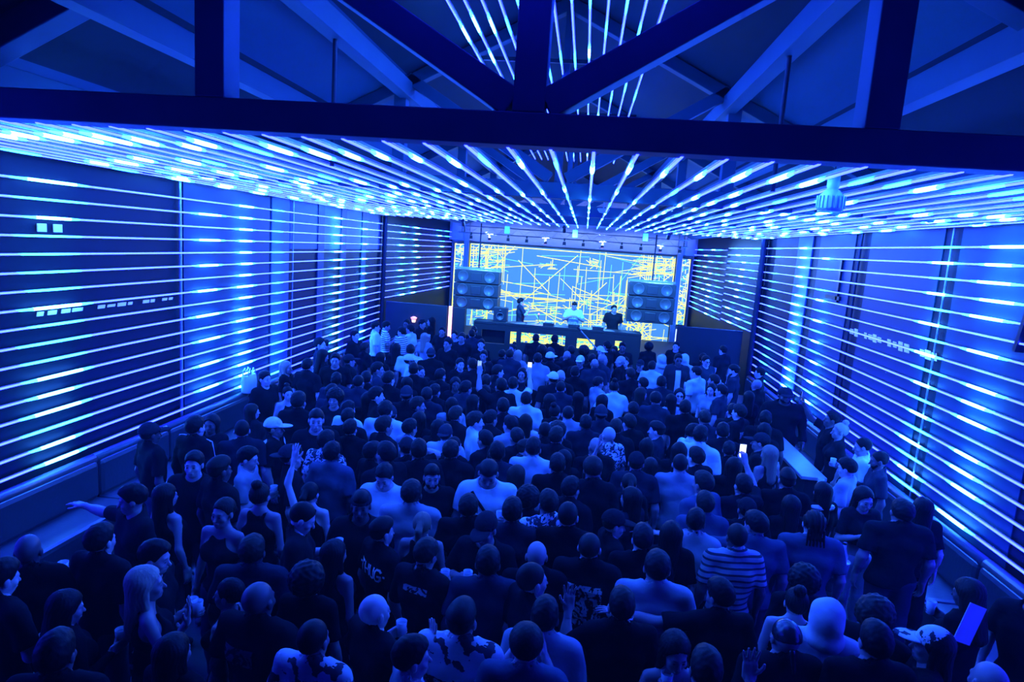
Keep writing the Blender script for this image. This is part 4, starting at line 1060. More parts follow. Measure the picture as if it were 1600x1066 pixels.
(-4.56, 10.49, 16, 1.775, 1.0, 'short', 'b', 'A', 'm', '', 'short-haired person in black T-shirt, back turned, rear third left, second from left'),
(1.33, 10.39, 24, 1.752, 1.0, 'afros', 'n', 'A', 'm', '', 'round-haired person in navy T-shirt, back turned, rear third centre-right'),
(-1.44, 10.34, 11, 1.632, 1.0, 'long', 'bw', 'A', 'f', '', 'long-haired person in white top, back turned, rear third centre-left'),
(0.49, 10.31, 36, 1.659, 1.0, 'long', 'b', 'A', 'f', '', 'long-haired person in black T-shirt, back turned, rear third centre-right'),
(2.5, 10.25, -12, 1.707, 1.0, 'short', 'b', 'A', 'm', '', 'short-haired person in black T-shirt, back turned, mid-floor right, fourth from left'),
(-2.76, 10.21, -43, 1.676, 1.0, 'long', 'b', 'A', 'f', '', 'long-haired person in black T-shirt, facing left, rear third centre-left'),
(-3.38, 10.06, 0, 1.738, 1.0, 'short', 'b', 'A', 'm', '', 'short-haired person in black T-shirt, back turned, rear third left, rightmost'),
(-1.17, 10.05, -32, 1.827, 1.0, 'short', 'b', 'E-', 'm', '', 'short-haired person in black T-shirt phone raised, back turned, rear third centre'),
(-1.7, 9.98, 34, 1.747, 1.0, 'short', 'n', 'A', 'm', '', 'short-haired person in navy T-shirt, back turned, rear third centre-left, rightmost'),
(-5.05, 9.94, 79, 1.589, 1.0, 'long', 'b', 'A', 'f', '', 'dark-haired person facing right by the white carrier bag'),
(-0.38, 9.9, -31, 1.68, 1.0, 'long', 'b', 'A', 'f', '', 'long-haired person in black T-shirt, back turned, rear third centre, leftmost'),
(3.84, 9.89, -79, 1.816, 1.0, 'short', 'b', 'E', 'm', '', 'person in dark top facing left holding a phone up by right wall'),
(2.5, 9.89, -45, 1.787, 1.0, 'short', 'hb', 'A', 'm', '', 'person in black T-shirt with white lettering on back, right of centre'),
(-2.94, 9.87, 24, 1.812, 1.0, 'short', 'b', 'A', 'm', '', 'short-haired person in black T-shirt, back turned, rear third centre-left, leftmost'),
(-2.18, 9.87, 23, 1.675, 1.0, 'short', 'b', 'A', 'm', '', 'short-haired person in black T-shirt, back turned, rear third centre-left, second from left'),
(-3.81, 9.86, -17, 1.718, 1.0, 'short', 'n', 'A', 'm', '', 'short-haired person in navy T-shirt, back turned, rear third left'),
(0.92, 9.8, -13, 1.693, 1.0, 'short', 'b', 'A', 'm', '', 'short-haired person in black T-shirt, back turned, mid-floor centre-right, rightmost'),
(1.69, 9.77, 7, 1.807, 1.0, 'short', 'b', 'A', 'm', '', 'short-haired person in black T-shirt, back turned, rear third right'),
(-3.37, 9.69, 9, 1.755, 1.0, 'buzz', 'n', 'A', 'm', '', 'crop-haired person in navy T-shirt, back turned, rear third left'),
(-1.51, 9.64, 38, 1.62, 1.0, 'long', 'b', 'A', 'f', '', 'long-haired person in black T-shirt, facing right, rear third centre-left'),
(2.83, 9.62, 16, 1.785, 1.0, 'short', 'b', 'A', 'm', '', 'short-haired person in black T-shirt, back turned, mid-floor right, rightmost'),
(-0.71, 9.6, -4, 1.746, 1.0, 'short', 'w', 'A', 'm', '', 'person in white T-shirt from behind, centre rear'),
(3.84, 9.54, -84, 1.725, 1.0, 'blondbun', 'b', 'A', 'f', '', 'blonde person with bun facing left by the right wall'),
(-4.82, 9.49, 110, 1.717, 1.0, 'short', 'b', 'A', 'm', '', 'short-haired person in black T-shirt, facing right, rear third left, leftmost'),
(1.93, 9.46, -8, 1.74, 1.0, 'short', 'n', 'B', 'm', '', 'short-haired person in navy T-shirt holding drink, back turned, mid-floor right'),
(-2.2, 9.39, 0, 1.721, 1.0, 'short', 'n', 'A', 'm', '', 'short-haired person in navy T-shirt, back turned, rear third centre-left, leftmost'),
(-0.24, 9.35, 26, 1.651, 1.0, 'bun', 'b', 'A', 'f', '', 'bun-haired person in black T-shirt, back turned, mid-floor centre'),
(-4.37, 9.33, 136, 1.544, 1.0, 'bun', 'bt', 'A', 'f', '', 'bun-haired person in dark tank top, facing right, rear third left'),
(2.73, 9.26, 15, 1.696, 1.0, 'long', 'b', 'A', 'f', '', 'long-haired person in black T-shirt, back turned, mid-floor right, rightmost'),
(-1.78, 9.2, -17, 1.655, 1.0, 'long', 'gw', 'A', 'f', '', 'person with light-rimmed hair in pale top, left of white backward cap'),
(-3.04, 9.14, -10, 1.631, 1.0, 'long', 'b', 'A', 'f', '', 'long-haired person in black T-shirt, back turned, rear third left'),
(-2.43, 9.07, -8, 1.786, 1.0, 'capback', 'b', 'A', 'm', '', 'backward-capped person in black T-shirt, back turned, rear third centre-left'),
(0.41, 9.06, 0, 1.774, 1.0, 'capback', 'n', 'A', 'm', '', 'backward-capped person in navy T-shirt, back turned, mid-floor centre-right'),
(-0.06, 9.01, -8, 1.739, 1.0, 'buzz', 'gw', 'A', 'm', '', 'crop-haired person in pale T-shirt, back turned, mid-floor centre'),
(-3.53, 8.99, 15, 1.732, 1.0, 'fade', 'n', 'A', 'm', '', 'person in navy T-shirt with lit neck from behind, left rear'),
(-0.98, 8.86, -20, 1.794, 1.0, 'short', 'b', 'A', 'm', '', 'short-haired person in black T-shirt, back turned, rear third centre, leftmost'),
(0.79, 8.84, -29, 1.736, 1.0, 'short', 'b', 'A', 'm', '', 'short-haired person in black T-shirt, back turned, mid-floor centre-right, second from left'),
(-2.79, 8.82, 64, 1.794, 1.0, 'short', 'b', 'A', 'm', '', 'short-haired person in black T-shirt, facing right, rear third left, rightmost'),
(2.04, 8.74, 10, 1.768, 1.0, 'short', 'b', 'A', 'm', '', 'short-haired person in black T-shirt, back turned, mid-floor right, second from left'),
(3.84, 8.72, -75, 1.751, 1.0, 'buzz', 'w', 'B', 'm', 'sk=M', 'person in bright white T-shirt facing left near the right wall'),
(-2.15, 8.71, 72, 1.733, 1.0, 'short', 'b', 'A', 'm', '', 'short-haired person in black T-shirt, facing right, rear third centre-left'),
(0.2, 8.7, -2, 1.706, 1.0, 'short', 'n', 'A', 'm', '', 'person in dark blue T-shirt from behind, centre of floor'),
(-3.37, 8.65, 177, 1.724, 1.0, 'afro', 'b', 'A', 'f', '', 'curly-haired person facing the camera, left rear'),
(-0.62, 8.61, -1, 1.668, 1.0, 'long', 'bw', 'A', 'f', '', 'person with long black hair over a white top, mid-floor'),
(1.13, 8.58, -72, 1.736, 1.0, 'fade', 'n', 'A', 'm', 'sk=L', 'person in dark sweater facing left, centre right'),
(2.47, 8.55, -70, 1.721, 1.0, 'cap', 'b', 'A', 'm', '', 'capped person in black T-shirt, facing left, mid-floor right'),
(1.62, 8.54, 62, 1.762, 1.0, 'short', 'w', 'B', 'm', 'sk=L', 'person in white T-shirt with face lit by a phone, facing right'),
(0.6, 8.51, 5, 1.742, 1.0, 'short', 'b', 'A', 'm', '', 'short-haired person in black T-shirt, back turned, mid-floor centre-right, leftmost'),
(-1.08, 8.48, 37, 1.704, 1.0, 'short', 'b', 'A', 'm', '', 'short-haired person in black T-shirt, back turned, mid-floor centre-left, third from left'),
(-0.17, 8.46, 5, 1.63, 1.0, 'afro', 'b', 'A', 'f', '', 'curly-haired person in black T-shirt, back turned, mid-floor centre'),
(-2.47, 8.43, -12, 1.644, 1.0, 'capback', 'b', 'A', 'm', '', 'person with backward cap in black, right of the bright white back'),
(2.06, 8.37, 16, 1.621, 1.0, 'short', 'b', 'A', 'f', '', 'short-haired person in black T-shirt, back turned, mid-floor right, third from left'),
(-1.54, 8.37, 33, 1.741, 1.0, 'short', 'b', 'A', 'm', '', 'short-haired person in black T-shirt, back turned, mid-floor centre-left, second from left'),
(-2.02, 8.29, 14, 1.645, 1.0, 'long', 'b', 'A', 'f', '', 'long-haired person in black T-shirt, back turned, mid-floor centre-left, leftmost'),
(-4.37, 8.27, 39, 1.53, 1.0, 'long', 'b', 'A', 'f', '', 'long-haired person in black T-shirt, facing right, mid-floor far left'),
(-3.0, 8.25, 24, 1.706, 1.0, 'short', 'w', 'A', 'm', '', 'person in white T-shirt half hidden by a dark round head'),
(3.84, 8.23, -78, 1.723, 1.0, 'buzz', 'n', 'B', 'm', 'beard', 'bearded person in dark shirt facing left by the right wall'),
(0.99, 8.19, 11, 1.61, 1.0, 'long', 'b', 'A', 'f', '', 'long-haired person in black T-shirt, back turned, mid-floor centre-right, leftmost'),
(-0.8, 8.19, -48, 1.731, 1.0, 'short', 'gw', 'A', 'm', '', 'short-haired person in pale T-shirt, facing left, mid-floor centre'),
(2.49, 8.18, -30, 1.676, 1.0, 'blonde', 'bt', 'A', 'f', '', 'person with long fair brown hair below the raised bright phone'),
(1.65, 8.17, 32, 1.845, 1.0, 'short', 'w', 'A', 'm', '', 'short-haired person in white T-shirt, back turned, mid-floor right'),
(0.48, 8.16, -31, 1.725, 1.0, 'bald', 'fl', 'A', 'm', 'sk=L', 'fair-headed person in black and white leaf-print shirt'),
(-0.33, 8.08, -15, 1.729, 1.0, 'buzz', 'b', 'A', 'm', '', 'crop-haired person in black T-shirt, back turned, mid-floor centre'),
(-2.43, 8.06, 7, 1.805, 1.08, 'short', 'w', 'A', 'm', '', 'person in bright white T-shirt from behind, centre-left mid-floor'),
(-1.7, 8.01, 4, 1.644, 1.0, 'long', 'b', 'A', 'f', '', 'long-haired person in black T-shirt, back turned, mid-floor centre-left, rightmost'),
(-1.21, 8.0, 70, 1.788, 1.0, 'short', 'w', 'A', 'm', '', 'short-haired person in white T-shirt, facing right, mid-floor centre-left'),
(1.35, 7.87, 14, 1.692, 1.0, 'long', 'b', 'A', 'f', '', 'long-haired person in black T-shirt, back turned, mid-floor right, leftmost'),
(-2.86, 7.86, 2, 1.712, 1.0, 'short', 'b', 'A', 'm', '', 'dark-haired person in black right of white cap, before white back'),
(-3.53, 7.86, 3, 1.87, 1.0, 'short', 'b', 'A', 'm', '', 'short-haired person in black T-shirt, back turned, rear third left, leftmost'),
(-0.67, 7.82, -36, 1.68, 1.0, 'short', 'b', 'A', 'm', '', 'short-haired person in black T-shirt, back turned, mid-floor centre, leftmost'),
(3.3, 7.8, -54, 1.711, 1.0, 'short', 'g', 'B', 'm', '', 'person in grey T-shirt facing left by the right bar ledge'),
(-2.0, 7.73, 31, 1.69, 1.0, 'short', 'gw', 'A', 'f', '', 'person in pale top just right of the backward cap'),
(-0.16, 7.72, 20, 1.776, 1.0, 'short', 'b', 'A', 'm', '', 'short-haired person in black T-shirt, back turned, mid-floor centre, second from left'),
(-1.52, 7.62, 7, 1.693, 1.0, 'capback', 'w', 'A', 'm', '', 'person with backward cap and white T-shirt, mid-floor'),
(0.31, 7.61, -20, 1.729, 1.0, 'bald', 'b', 'A', 'm', 'sk=M', 'bald person in black T-shirt, back turned, mid-floor centre-right'),
(1.94, 7.6, 1, 1.653, 1.0, 'long', 'b', 'A', 'f', '', 'person with dark hair just under the raised bright phone'),
(-3.19, 7.58, -61, 1.73, 1.0, 'short', 'b', 'A', 'm', '', 'short-haired person in black T-shirt, facing left, mid-floor left'),
(-1.04, 7.58, -55, 1.681, 1.0, 'short', 'b', 'A', 'f', '', 'short-haired person in black T-shirt, facing left, mid-floor centre-left, rightmost'),
(-2.7, 7.51, 6, 1.674, 1.0, 'short', 'b', 'A', 'm', '', 'dark round head in front of a white T-shirt, mid-floor left'),
(1.47, 7.49, -32, 1.76, 1.0, 'short', 'b', 'A', 'm', '', 'short-haired person in black T-shirt, back turned, mid-floor right, leftmost'),
(-0.52, 7.47, 74, 1.647, 1.0, 'fade', 'n', 'B', 'm', 'glasses sk=L', 'person with sunglasses facing right in dark shirt, mid-floor'),
(0.97, 7.46, 12, 1.59, 1.0, 'long', 'b', 'A', 'f', '', 'long-haired person in black T-shirt, back turned, mid-floor centre-right, rightmost'),
(-2.23, 7.4, 41, 1.79, 1.0, 'short', 'b', 'A', 'm', '', 'short-haired person in black T-shirt, facing right, mid-floor centre-left'),
(-0.06, 7.36, -21, 1.611, 1.0, 'long', 'b', 'A', 'f', '', 'long-haired person in black T-shirt, back turned, mid-floor centre'),
(-1.34, 7.29, 28, 1.666, 1.0, 'buzz', 'b', 'A', 'f', '', 'crop-haired person in black T-shirt, back turned, mid-floor centre-left'),
(-3.03, 7.23, 158, 1.835, 1.0, 'fade', 'b', 'A', 'm', '', 'person in black with short hair, right behind the white cap'),
(-0.87, 7.23, -15, 1.582, 1.0, 'short', 'b', 'A', 'f', '', 'short-haired person in black T-shirt, back turned, mid-floor centre-left, rightmost'),
(-4.37, 7.23, 173, 1.637, 1.0, 'long', 'bl', 'A', 'f', 'sk=D', 'person in black facing the camera beside the bar ledge on the left'),
(1.25, 7.16, 5, 1.766, 1.0, 'buzz', 'gw', 'A', 'm', 'sk=L', 'buzz-cut person in pale T-shirt seen from behind, centre right'),
(-3.5, 7.16, 76, 1.707, 1.0, 'capw', 'b', 'A', 'm', '', 'person wearing a bright white baseball cap pointing right'),
(2.79, 7.15, -15, 1.609, 1.0, 'long', 'bs', 'A', 'f', '', 'person with white sweater knotted at the neck over black top'),
(-0.4, 7.11, 6, 1.797, 1.0, 'short', 'w', 'A', 'm', '', 'person in white T-shirt partly hidden by dark-haired heads, mid-floor'),
(0.76, 7.09, 6, 1.753, 1.0, 'capd', 'n', 'A', 'm', '', 'dark-capped person in navy T-shirt, back turned, mid-floor centre-right'),
(2.35, 6.97, 2, 1.771, 1.0, 'fade', 'b', 'A', 'm', 'sm', 'person in black T-shirt with small white print on the back shoulder'),
(0.3, 6.95, 69, 1.582, 1.0, 'long', 'bt', 'D-', 'f', '', 'person with long black hair throwing one arm high, centre'),
(-1.83, 6.92, -28, 1.703, 1.0, 'cap', 'b', 'G', 'm', '', 'person in black with hand raised to his ear, mid-floor left'),
(-1.31, 6.91, 3, 1.726, 1.1, 'short', 'b', 'A', 'm', '', 'broad person in black with very short dark hair before white T-shirt'),
(-0.79, 6.89, -13, 1.773, 1.0, 'short', 'n', 'A', 'f', '', 'short-haired person in navy T-shirt, back turned, mid-floor centre-left'),
(3.12, 6.88, 168, 1.677, 1.0, 'long', 'ct', 'C', 'f', 'jeans', 'person in black crop top and pale jeans facing camera holding drinks'),
(-3.75, 6.84, -25, 1.751, 1.0, 'buzz', 'n', 'A', 'm', '', 'short-haired person in dark top right behind the left bar ledge'),
(3.66, 6.8, 6, 1.668, 1.0, 'long', 'b', 'A', 'f', '', 'person with long dark hair right of the very broad person'),
(1.84, 6.76, -16, 1.73, 1.0, 'short', 'b', 'E', 'm', 'bright', 'person in black raising a phone with glowing screen high'),
(-0.11, 6.75, -3, 1.753, 1.0, 'short', 'b', 'A', 'm', '', 'short-haired person in black T-shirt, back turned, mid-floor centre, rightmost'),
(-2.69, 6.74, 17, 1.754, 1.0, 'short', 'fl', 'A', 'm', '', 'person in black and white patterned shirt partly behind mid-blue T-shirt'),
(0.66, 6.7, -5, 1.638, 1.0, 'ponytail', 'b', 'A', 'f', '', 'ponytailed person in black T-shirt, back turned, front third centre-right'),
(-4.2, 6.67, 15, 1.79, 1.0, 'short', 'jk', 'A', 'm', '', 'person in dark track jacket with white shoulder stripes by left banquette'),
(-2.11, 6.62, 41, 1.718, 1.0, 'short', 'b', 'A', 'm', '', 'short-haired person in black T-shirt, facing right, mid-floor left'),
(2.29, 6.6, -4, 1.615, 1.0, 'long', 'b', 'A', 'f', '', 'long-haired person in black T-shirt, back turned, front third far right'),
(-1.61, 6.6, -19, 1.806, 1.0, 'short', 'b', 'A', 'm', '', 'short-haired person in black T-shirt, back turned, mid-floor centre-left, leftmost'),
(-0.51, 6.55, 28, 1.651, 1.0, 'long', 'b', 'A', 'f', '', 'long-haired person in black T-shirt, back turned, front third centre'),
(0.26, 6.5, 1, 1.833, 1.0, 'afros', 'b', 'A', 'm', '', 'round-haired person in black T-shirt, back turned, mid-floor centre-right'),
(1.37, 6.5, -39, 1.801, 1.0, 'short', 'ng', 'A', 'm', '', 'short-haired person in mid-blue T-shirt, facing left, front third right'),
(3.28, 6.43, 3, 1.744, 1.2, 'short', 'b', 'A', 'm', '', 'very broad person in black T-shirt from behind, right'),
(-4.57, 6.43, 32, 1.741, 1.0, 'cap', 'b', 'A', 'm', 'sk=D', 'tall person in black T-shirt with a small white chest mark by left wall'),
(-2.49, 6.4, 8, 1.745, 1.0, 'short', 'ng', 'A', 'm', '', 'person in mid-blue T-shirt seen squarely from behind, centre left'),
(-1.89, 6.29, -55, 1.84, 1.0, 'short', 'b', 'A', 'm', '', 'short-haired person in black T-shirt, facing left, mid-floor centre-left, leftmost'),
(1.77, 6.26, -2, 1.658, 1.0, 'capd', 'b', 'A', 'm', '', 'person in dark cap right behind the striped T-shirt'),
(0.63, 6.2, -46, 1.667, 1.0, 'long', 'n', 'A', 'f', '', 'long-haired person in navy T-shirt, facing left, front third centre-right'),
(-0.78, 6.17, 174, 1.814, 1.12, 'fade', 'w', 'L', 'm', 'strap sk=M', 'big person in white T-shirt with dark crossbody strap facing camera'),
(0.06, 6.17, 33, 1.717, 1.0, 'short', 'b', 'A', 'm', '', 'short-haired person in black T-shirt, back turned, front third centre'),
(-3.29, 6.12, 77, 1.693, 1.0, 'short', 'g', 'B', 'm', 'sk=L', 'person in pale collared shirt holding a drink by the left bar ledge'),
(-1.34, 6.11, 161, 1.703, 1.0, 'fade', 'bl', 'A', 'm', 'beard', 'bearded person in dark jacket facing the camera, centre left'),
(-2.8, 6.11, 60, 1.765, 1.0, 'capback', 'b', 'A', 'm', '', 'person with backward cap in black, just right of the pale collared shirt'),
(1.33, 6.09, -7, 1.74, 1.0, 'short', 'ng', 'A', 'm', '', 'person in mid-blue T-shirt from behind, left of the striped back'),
(-0.35, 5.96, -1, 1.63, 1.0, 'afro', 'b', 'C', 'f', '', 'curly-haired person in black T-shirt hands together, back turned, front third centre'),
(-1.77, 5.93, 180, 1.754, 1.0, 'short', 'w', 'L', 'm', '', 'person in white T-shirt with dark strap looking down, facing camera'),
(2.25, 5.84, 4, 1.766, 1.08, 'braids', 'ng', 'A', 'm', '', 'person with braided hair in mid-blue T-shirt from behind'),
(1.73, 5.74, -3, 1.725, 1.1, 'short', 'ng', 'H-', 'm', '', 'broad person in mid-blue T-shirt with arm around the striped person'),
(1.2, 5.74, 19, 1.696, 1.0, 'short', 'gl', 'A', 'm', '', 'person in light collared jacket seen from behind, right of centre'),
(-3.63, 5.71, 169, 1.731, 1.0, 'short', 'b', 'A', 'm', 'sk=L', 'young person in black T-shirt facing the camera, left of the bar ledge'),
(-2.39, 5.62, 4, 1.603, 1.0, 'ponytail', 'bt', 'D-', 'f', '', 'person with dark ponytail and one arm lifted overhead, centre left'),
(-0.15, 5.62, -21, 1.77, 1.0, 'short', 'fl', 'A', 'm', '', 'person in white speckled shirt half hidden behind black T-shirt, centre'),
(-1.4, 5.56, -2, 1.747, 1.12, 'short', 'gw', 'A', 'm', '', 'broad person in pale T-shirt seen from behind, arms down'),
(-0.86, 5.54, -2, 1.678, 1.1, 'short', 'b', 'A', 'm', '', 'broad person in black T-shirt from behind, below white crossbody T-shirt'),
(-3.22, 5.5, 29, 1.801, 1.0, 'fade', 'b', 'A', 'm', '', 'person in black T-shirt seen from behind talking to the young person'),
(0.45, 5.49, 76, 1.693, 1.0, 'capd', 'b', 'B', 'm', 'smoke sk=L', 'person in dark cap smoking, facing right, black T-shirt'),
(0.94, 5.44, 6, 1.682, 1.0, 'long', 'b', 'A', 'f', '', 'person with long dark hair between black T-shirt and light collared jacket'),
(1.47, 5.4, -7, 1.746, 1.0, 'buzz', 'st', 'A', 'm', '', 'person in striped grey T-shirt from behind with cropped hair'),
(-0.44, 5.32, 3, 1.784, 1.0, 'short', 'n', 'A', 'm', '', 'person in navy tank-like top seen from behind, right of bowed cap'),
(-2.72, 5.3, 3, 1.675, 1.0, 'bun', 'bt', 'A', 'f', '', 'person with hair up and strapless dark dress, back turned, left'),
(0.04, 5.28, 5, 1.825, 1.0, 'buzz', 'b', 'A', 'm', '', 'person in plain black T-shirt from behind, right of a patterned sleeve'),
(-3.56, 5.21, 23, 1.607, 1.0, 'long', 'bt', 'A', 'f', '', 'person with long dark hair and one bare shoulder, left of smiling person'),
(-1.2, 5.2, -2, 1.622, 1.0, 'blondpony', 'bt', 'A', 'f', '', 'person with light ponytail and headband in dark tank top'),
(-1.75, 5.18, 167, 1.739, 1.0, 'capback', 'b', 'A', 'm', '', 'person with flat cap and glasses in black, centre left'),
(0.66, 5.14, -5, 1.75, 1.0, 'short', 'b', 'A', 'm', '', 'person in black T-shirt from behind, hair short and rounded, right of smoker'),
(3.11, 4.98, -32, 1.668, 1.0, 'long', 'b', 'B', 'f', '', 'long-haired person in black beside the white menu card, far right'),
(-0.62, 4.97, -166, 1.765, 1.0, 'cap', 'b', 'C', 'm', '', 'person with bowed head and cap holding a drink, centre'),
(3.59, 4.96, -134, 1.733, 1.0, 'short', 'b', 'A', 'm', '', 'smiling person facing the camera at the right frame edge'),
(1.89, 4.95, 7, 1.635, 1.0, 'afro', 'b', 'A', 'f', '', 'person with big wavy hair, lower right'),
(0.23, 4.92, 8, 1.729, 1.08, 'buzz', 'gp', 'A', 'm', '', 'person in black T-shirt with large white graphic on the back'),
(-1.45, 4.88, 42, 1.67, 1.0, 'fade', 'th', 'A', 'm', '', 'person in black T-shirt with white THUG lettering across the back'),
(-2.82, 4.83, 188, 1.693, 1.0, 'bunlow', 'bt', 'A', 'f', 'sk=M', 'smiling person in dark tank top facing the camera, hair tied back'),
(-3.58, 4.78, -148, 1.754, 1.0, 'short', 'b', 'H', 'm', '', 'person in black T-shirt leaning forward with arm stretched over the banquette'),
(-2.12, 4.77, 73, 1.776, 1.0, 'buzz', 'b', 'L', 'm', 'sk=L', 'buzz-cut person in black looking down, neck lit, facing right'),
(-0.18, 4.7, -6, 1.716, 1.0, 'bald', 'b', 'A', 'm', 'sk=M', 'bald head catching light behind the navy T-shirt, centre'),
(0.72, 4.61, 2, 1.781, 1.1, 'short', 'gw', 'A', 'm', '', 'person in pale grey T-shirt seen squarely from behind, lower right of centre'),
(1.73, 4.6, 6, 1.633, 1.0, 'bun', 'bt', 'A', 'f', '', 'person with hair up and headband in dark tank top, lower right'),
(-1.72, 4.55, 26, 1.606, 1.0, 'long', 'bt', 'A', 'f', '', 'person with long black hair and bare arm, left of THUG lettering'),
(-1.01, 4.51, 22, 1.707, 1.0, 'short', 'pj', 'C', 'm', '', 'person in black jacket with white collar pattern touching own face'),
(-0.52, 4.43, -5, 1.749, 1.05, 'short', 'nt2', 'A', 'm', '', 'person in plain navy T-shirt from behind, lower centre'),
(2.21, 4.42, 41, 1.704, 1.0, 'afro', 'b', 'A', 'm', 'glasses', 'curly-haired person with glasses facing right, bottom right'),
(1.15, 4.41, -9, 1.715, 1.0, 'short', 'b', 'H-', 'm', '', 'person in black T-shirt with arm stretched left, bottom right of centre'),
(-2.27, 4.31, -9, 1.682, 1.1, 'short', 'n', 'A', 'm', '', 'person in dark grey T-shirt from behind below the smiling person'),
(1.8, 4.23, 17, 1.761, 1.0, 'hood', 'hg', 'A', 'm', '', 'person in pale hooded top with hood up, bottom right'),
(-0.16, 4.18, 56, 1.798, 1.0, 'buzz', 'b', 'A', 'm', '', 'small lit head just right of the navy T-shirt person'),
(-3.33, 4.12, 10, 1.732, 1.0, 'short', 'b', 'A', 'm', '', 'dark-haired person in black under the outstretched arm at far left'),
(2.37, 4.07, -67, 1.735, 1.0, 'capp', 'b', 'A', 'm', '', 'person wearing a white cap with dark pattern, bottom right'),
(0.43, 4.07, -6, 1.749, 1.0, 'short', 'b', 'F-', 'm', '', 'person in black T-shirt raising left hand, bottom centre right'),
(-1.71, 4.04, 4, 1.665, 1.0, 'afro', 'b', 'A', 'f', '', 'person with big dark curly hair, lower left of centre'),
(-2.85, 4.02, 77, 1.705, 1.0, 'short', 'b', 'B', 'm', '', 'dark-haired person facing right holding a glass, above the blonde person'),
(1.45, 3.96, -6, 1.74, 1.05, 'durag', 'b', 'A', 'm', '', 'person with shiny dark durag in black T-shirt, bottom right'),
(1.95, 3.89, -1, 1.825, 1.0, 'short', 'b', 'A', 'm', '', 'person in black T-shirt with rounded dark hair, bottom right'),
(-3.7, 3.88, -26, 1.716, 1.0, 'bald', 'bl', 'B', 'm', 'sk=D', 'bald person in black jacket at left edge beside the banquette'),
(-2.23, 3.88, -93, 1.575, 1.0, 'bunlow', 'bt', 'A', 'f', '', 'person with hair pulled back facing left, lower left'),
(-0.06, 3.82, 5, 1.758, 1.0, 'short', 'gw', 'A', 'm', '', 'person in pale T-shirt partly behind the clapping person'),
(0.76, 3.8, 169, 1.636, 1.0, 'long', 'bt', 'C', 'f', '', 'long-haired person facing the camera near the bottom edge'),
(-1.13, 3.73, 38, 1.695, 1.0, 'bald', 'b', 'F', 'm', 'sk=L', 'clean-shaven-headed person in black raising right hand, bottom left of centre'),
(2.5, 3.71, -9, 1.772, 1.0, 'bald', 'b', 'A', 'm', 'sk=M', 'bald person at the bottom right corner'),
(-0.57, 3.69, 8, 1.746, 1.12, 'fade', 'fl2', 'A', 'm', '', 'person in blotchy white shirt with shaved sides, bottom centre'),
(-2.66, 3.69, 53, 1.707, 1.0, 'blonde', 'bt', 'F', 'f', '', 'blonde long-haired person with ringed hand raised, lower left'),
(-1.85, 3.61, 9, 1.756, 1.1, 'bald', 'b', 'A', 'm', 'smb', 'bald person in black T-shirt with faint back print, lower left'),
(-3.56, 3.52, 20, 1.724, 1.0, 'short', 'b', 'B', 'm', '', 'dark figure cut by left frame edge holding a plastic cup'),
(-3.07, 3.48, 34, 1.596, 1.0, 'long', 'bl', 'B', 'f', '', 'person with long dark straight hair raising a small glass, bottom left'),
(-0.15, 3.46, 2, 1.782, 1.0, 'afros', 'ng', 'K', 'm', '', 'person in mid-blue T-shirt clapping, bottom centre'),
(0.86, 3.44, -3, 1.796, 1.0, 'short', 'b', 'F', 'm', '', 'person gripping a cup seen from above at the bottom edge'),
(-1.37, 3.33, 11, 1.734, 1.0, 'buzz', 'fl2', 'A', 'm', 'sk=M', 'buzz-cut person in mottled blue shirt at the bottom edge'),
(-0.77, 3.3, 63, 1.72, 1.0, 'short', 'gw', 'A', 'm', 'sk=L', 'person in pale T-shirt with face turned right, bottom centre left'),
(-2.14, 3.19, 13, 1.624, 1.0, 'long', 'b', 'A', 'f', '', 'person with long dark hair at the bottom edge, left'),
(-2.59, 2.87, -12, 1.774, 1.0, 'short', 'b', 'A', 'm', '', 'short-haired person in black T-shirt, back turned, bottom rows far left'),
]
def flip(me, key):
    """mirror image of a mesh for left-handed poses"""
    k = ('flip',key)
    if k in CACHE: return CACHE[k]
    m = me.copy(); n = len(m.vertices); co = np.empty(n*3,np.float32); m.vertices.foreach_get('co',co); co[0::3] *= -1; m.vertices.foreach_set('co',co); m.flip_normals(); m.update()
    CACHE[k] = m; return m
SKIN = {'L':(.52,.42,.44),'M':(.32,.24,.26),'D':(.11,.08,.09)}
HAIRC = {'dark':(.006,.0055,.007),'brown':(.018,.013,.011),'blonde':(.42,.33,.26),'fair':(.20,.15,.12)}
TOP = {  # kind, colour, material, part name
 'b':('tee',(.009,.010,.014),None,'t_shirt'),'n':('tee',(.022,.028,.045),None,'t_shirt'),'nt2':('tee',(.03,.038,.065),None,'t_shirt'),'ng':('tee',(.07,.09,.15),None,'t_shirt'),
 'g':('tee',(.30,.32,.38),None,'shirt'),'gw':('tee',(.33,.36,.42),None,'t_shirt'),'w':('tee',(.66,.78,.82),None,'t_shirt'),'bt':('tank',(.009,.010,.014),None,'tank_top'),
 'bl':('long',(.009,.010,.014),None,'jacket'),'jk':('long',(.009,.010,.014),None,'track_jacket'),'gl':('long',(.34,.36,.42),None,'jacket'),'fl':('tee',(.75,.75,.78),M_leaf,'shirt'),
 'fl2':('tee',(.55,.57,.62),M_blotch,'shirt'),'th':('tee',(.009,.010,.014),None,'t_shirt'),'gp':('tee',(.009,.010,.014),None,'t_shirt'),'hb':('tee',(.009,.010,.014),None,'t_shirt'),
 'pj':('long',(.009,.010,.014),None,'jacket'),'st':('tee',(.35,.37,.43),M_stripe,'t_shirt'),'bs':('tee',(.009,.010,.014),None,'t_shirt'),'ct':('crop',(.009,.010,.014),None,'crop_top'),
 'sw':('tee',(.78,.78,.8),M_stripe,'shirt'),'sa':('tee',(.5,.5,.55),M_stripe,'shirt'),'bw':('tee',(.72,.72,.74),None,'top'),'hg':('long',(.55,.56,.6),None,'hooded_sweatshirt'),'wj':('long',(.03,.03,.04),None,'jacket')}
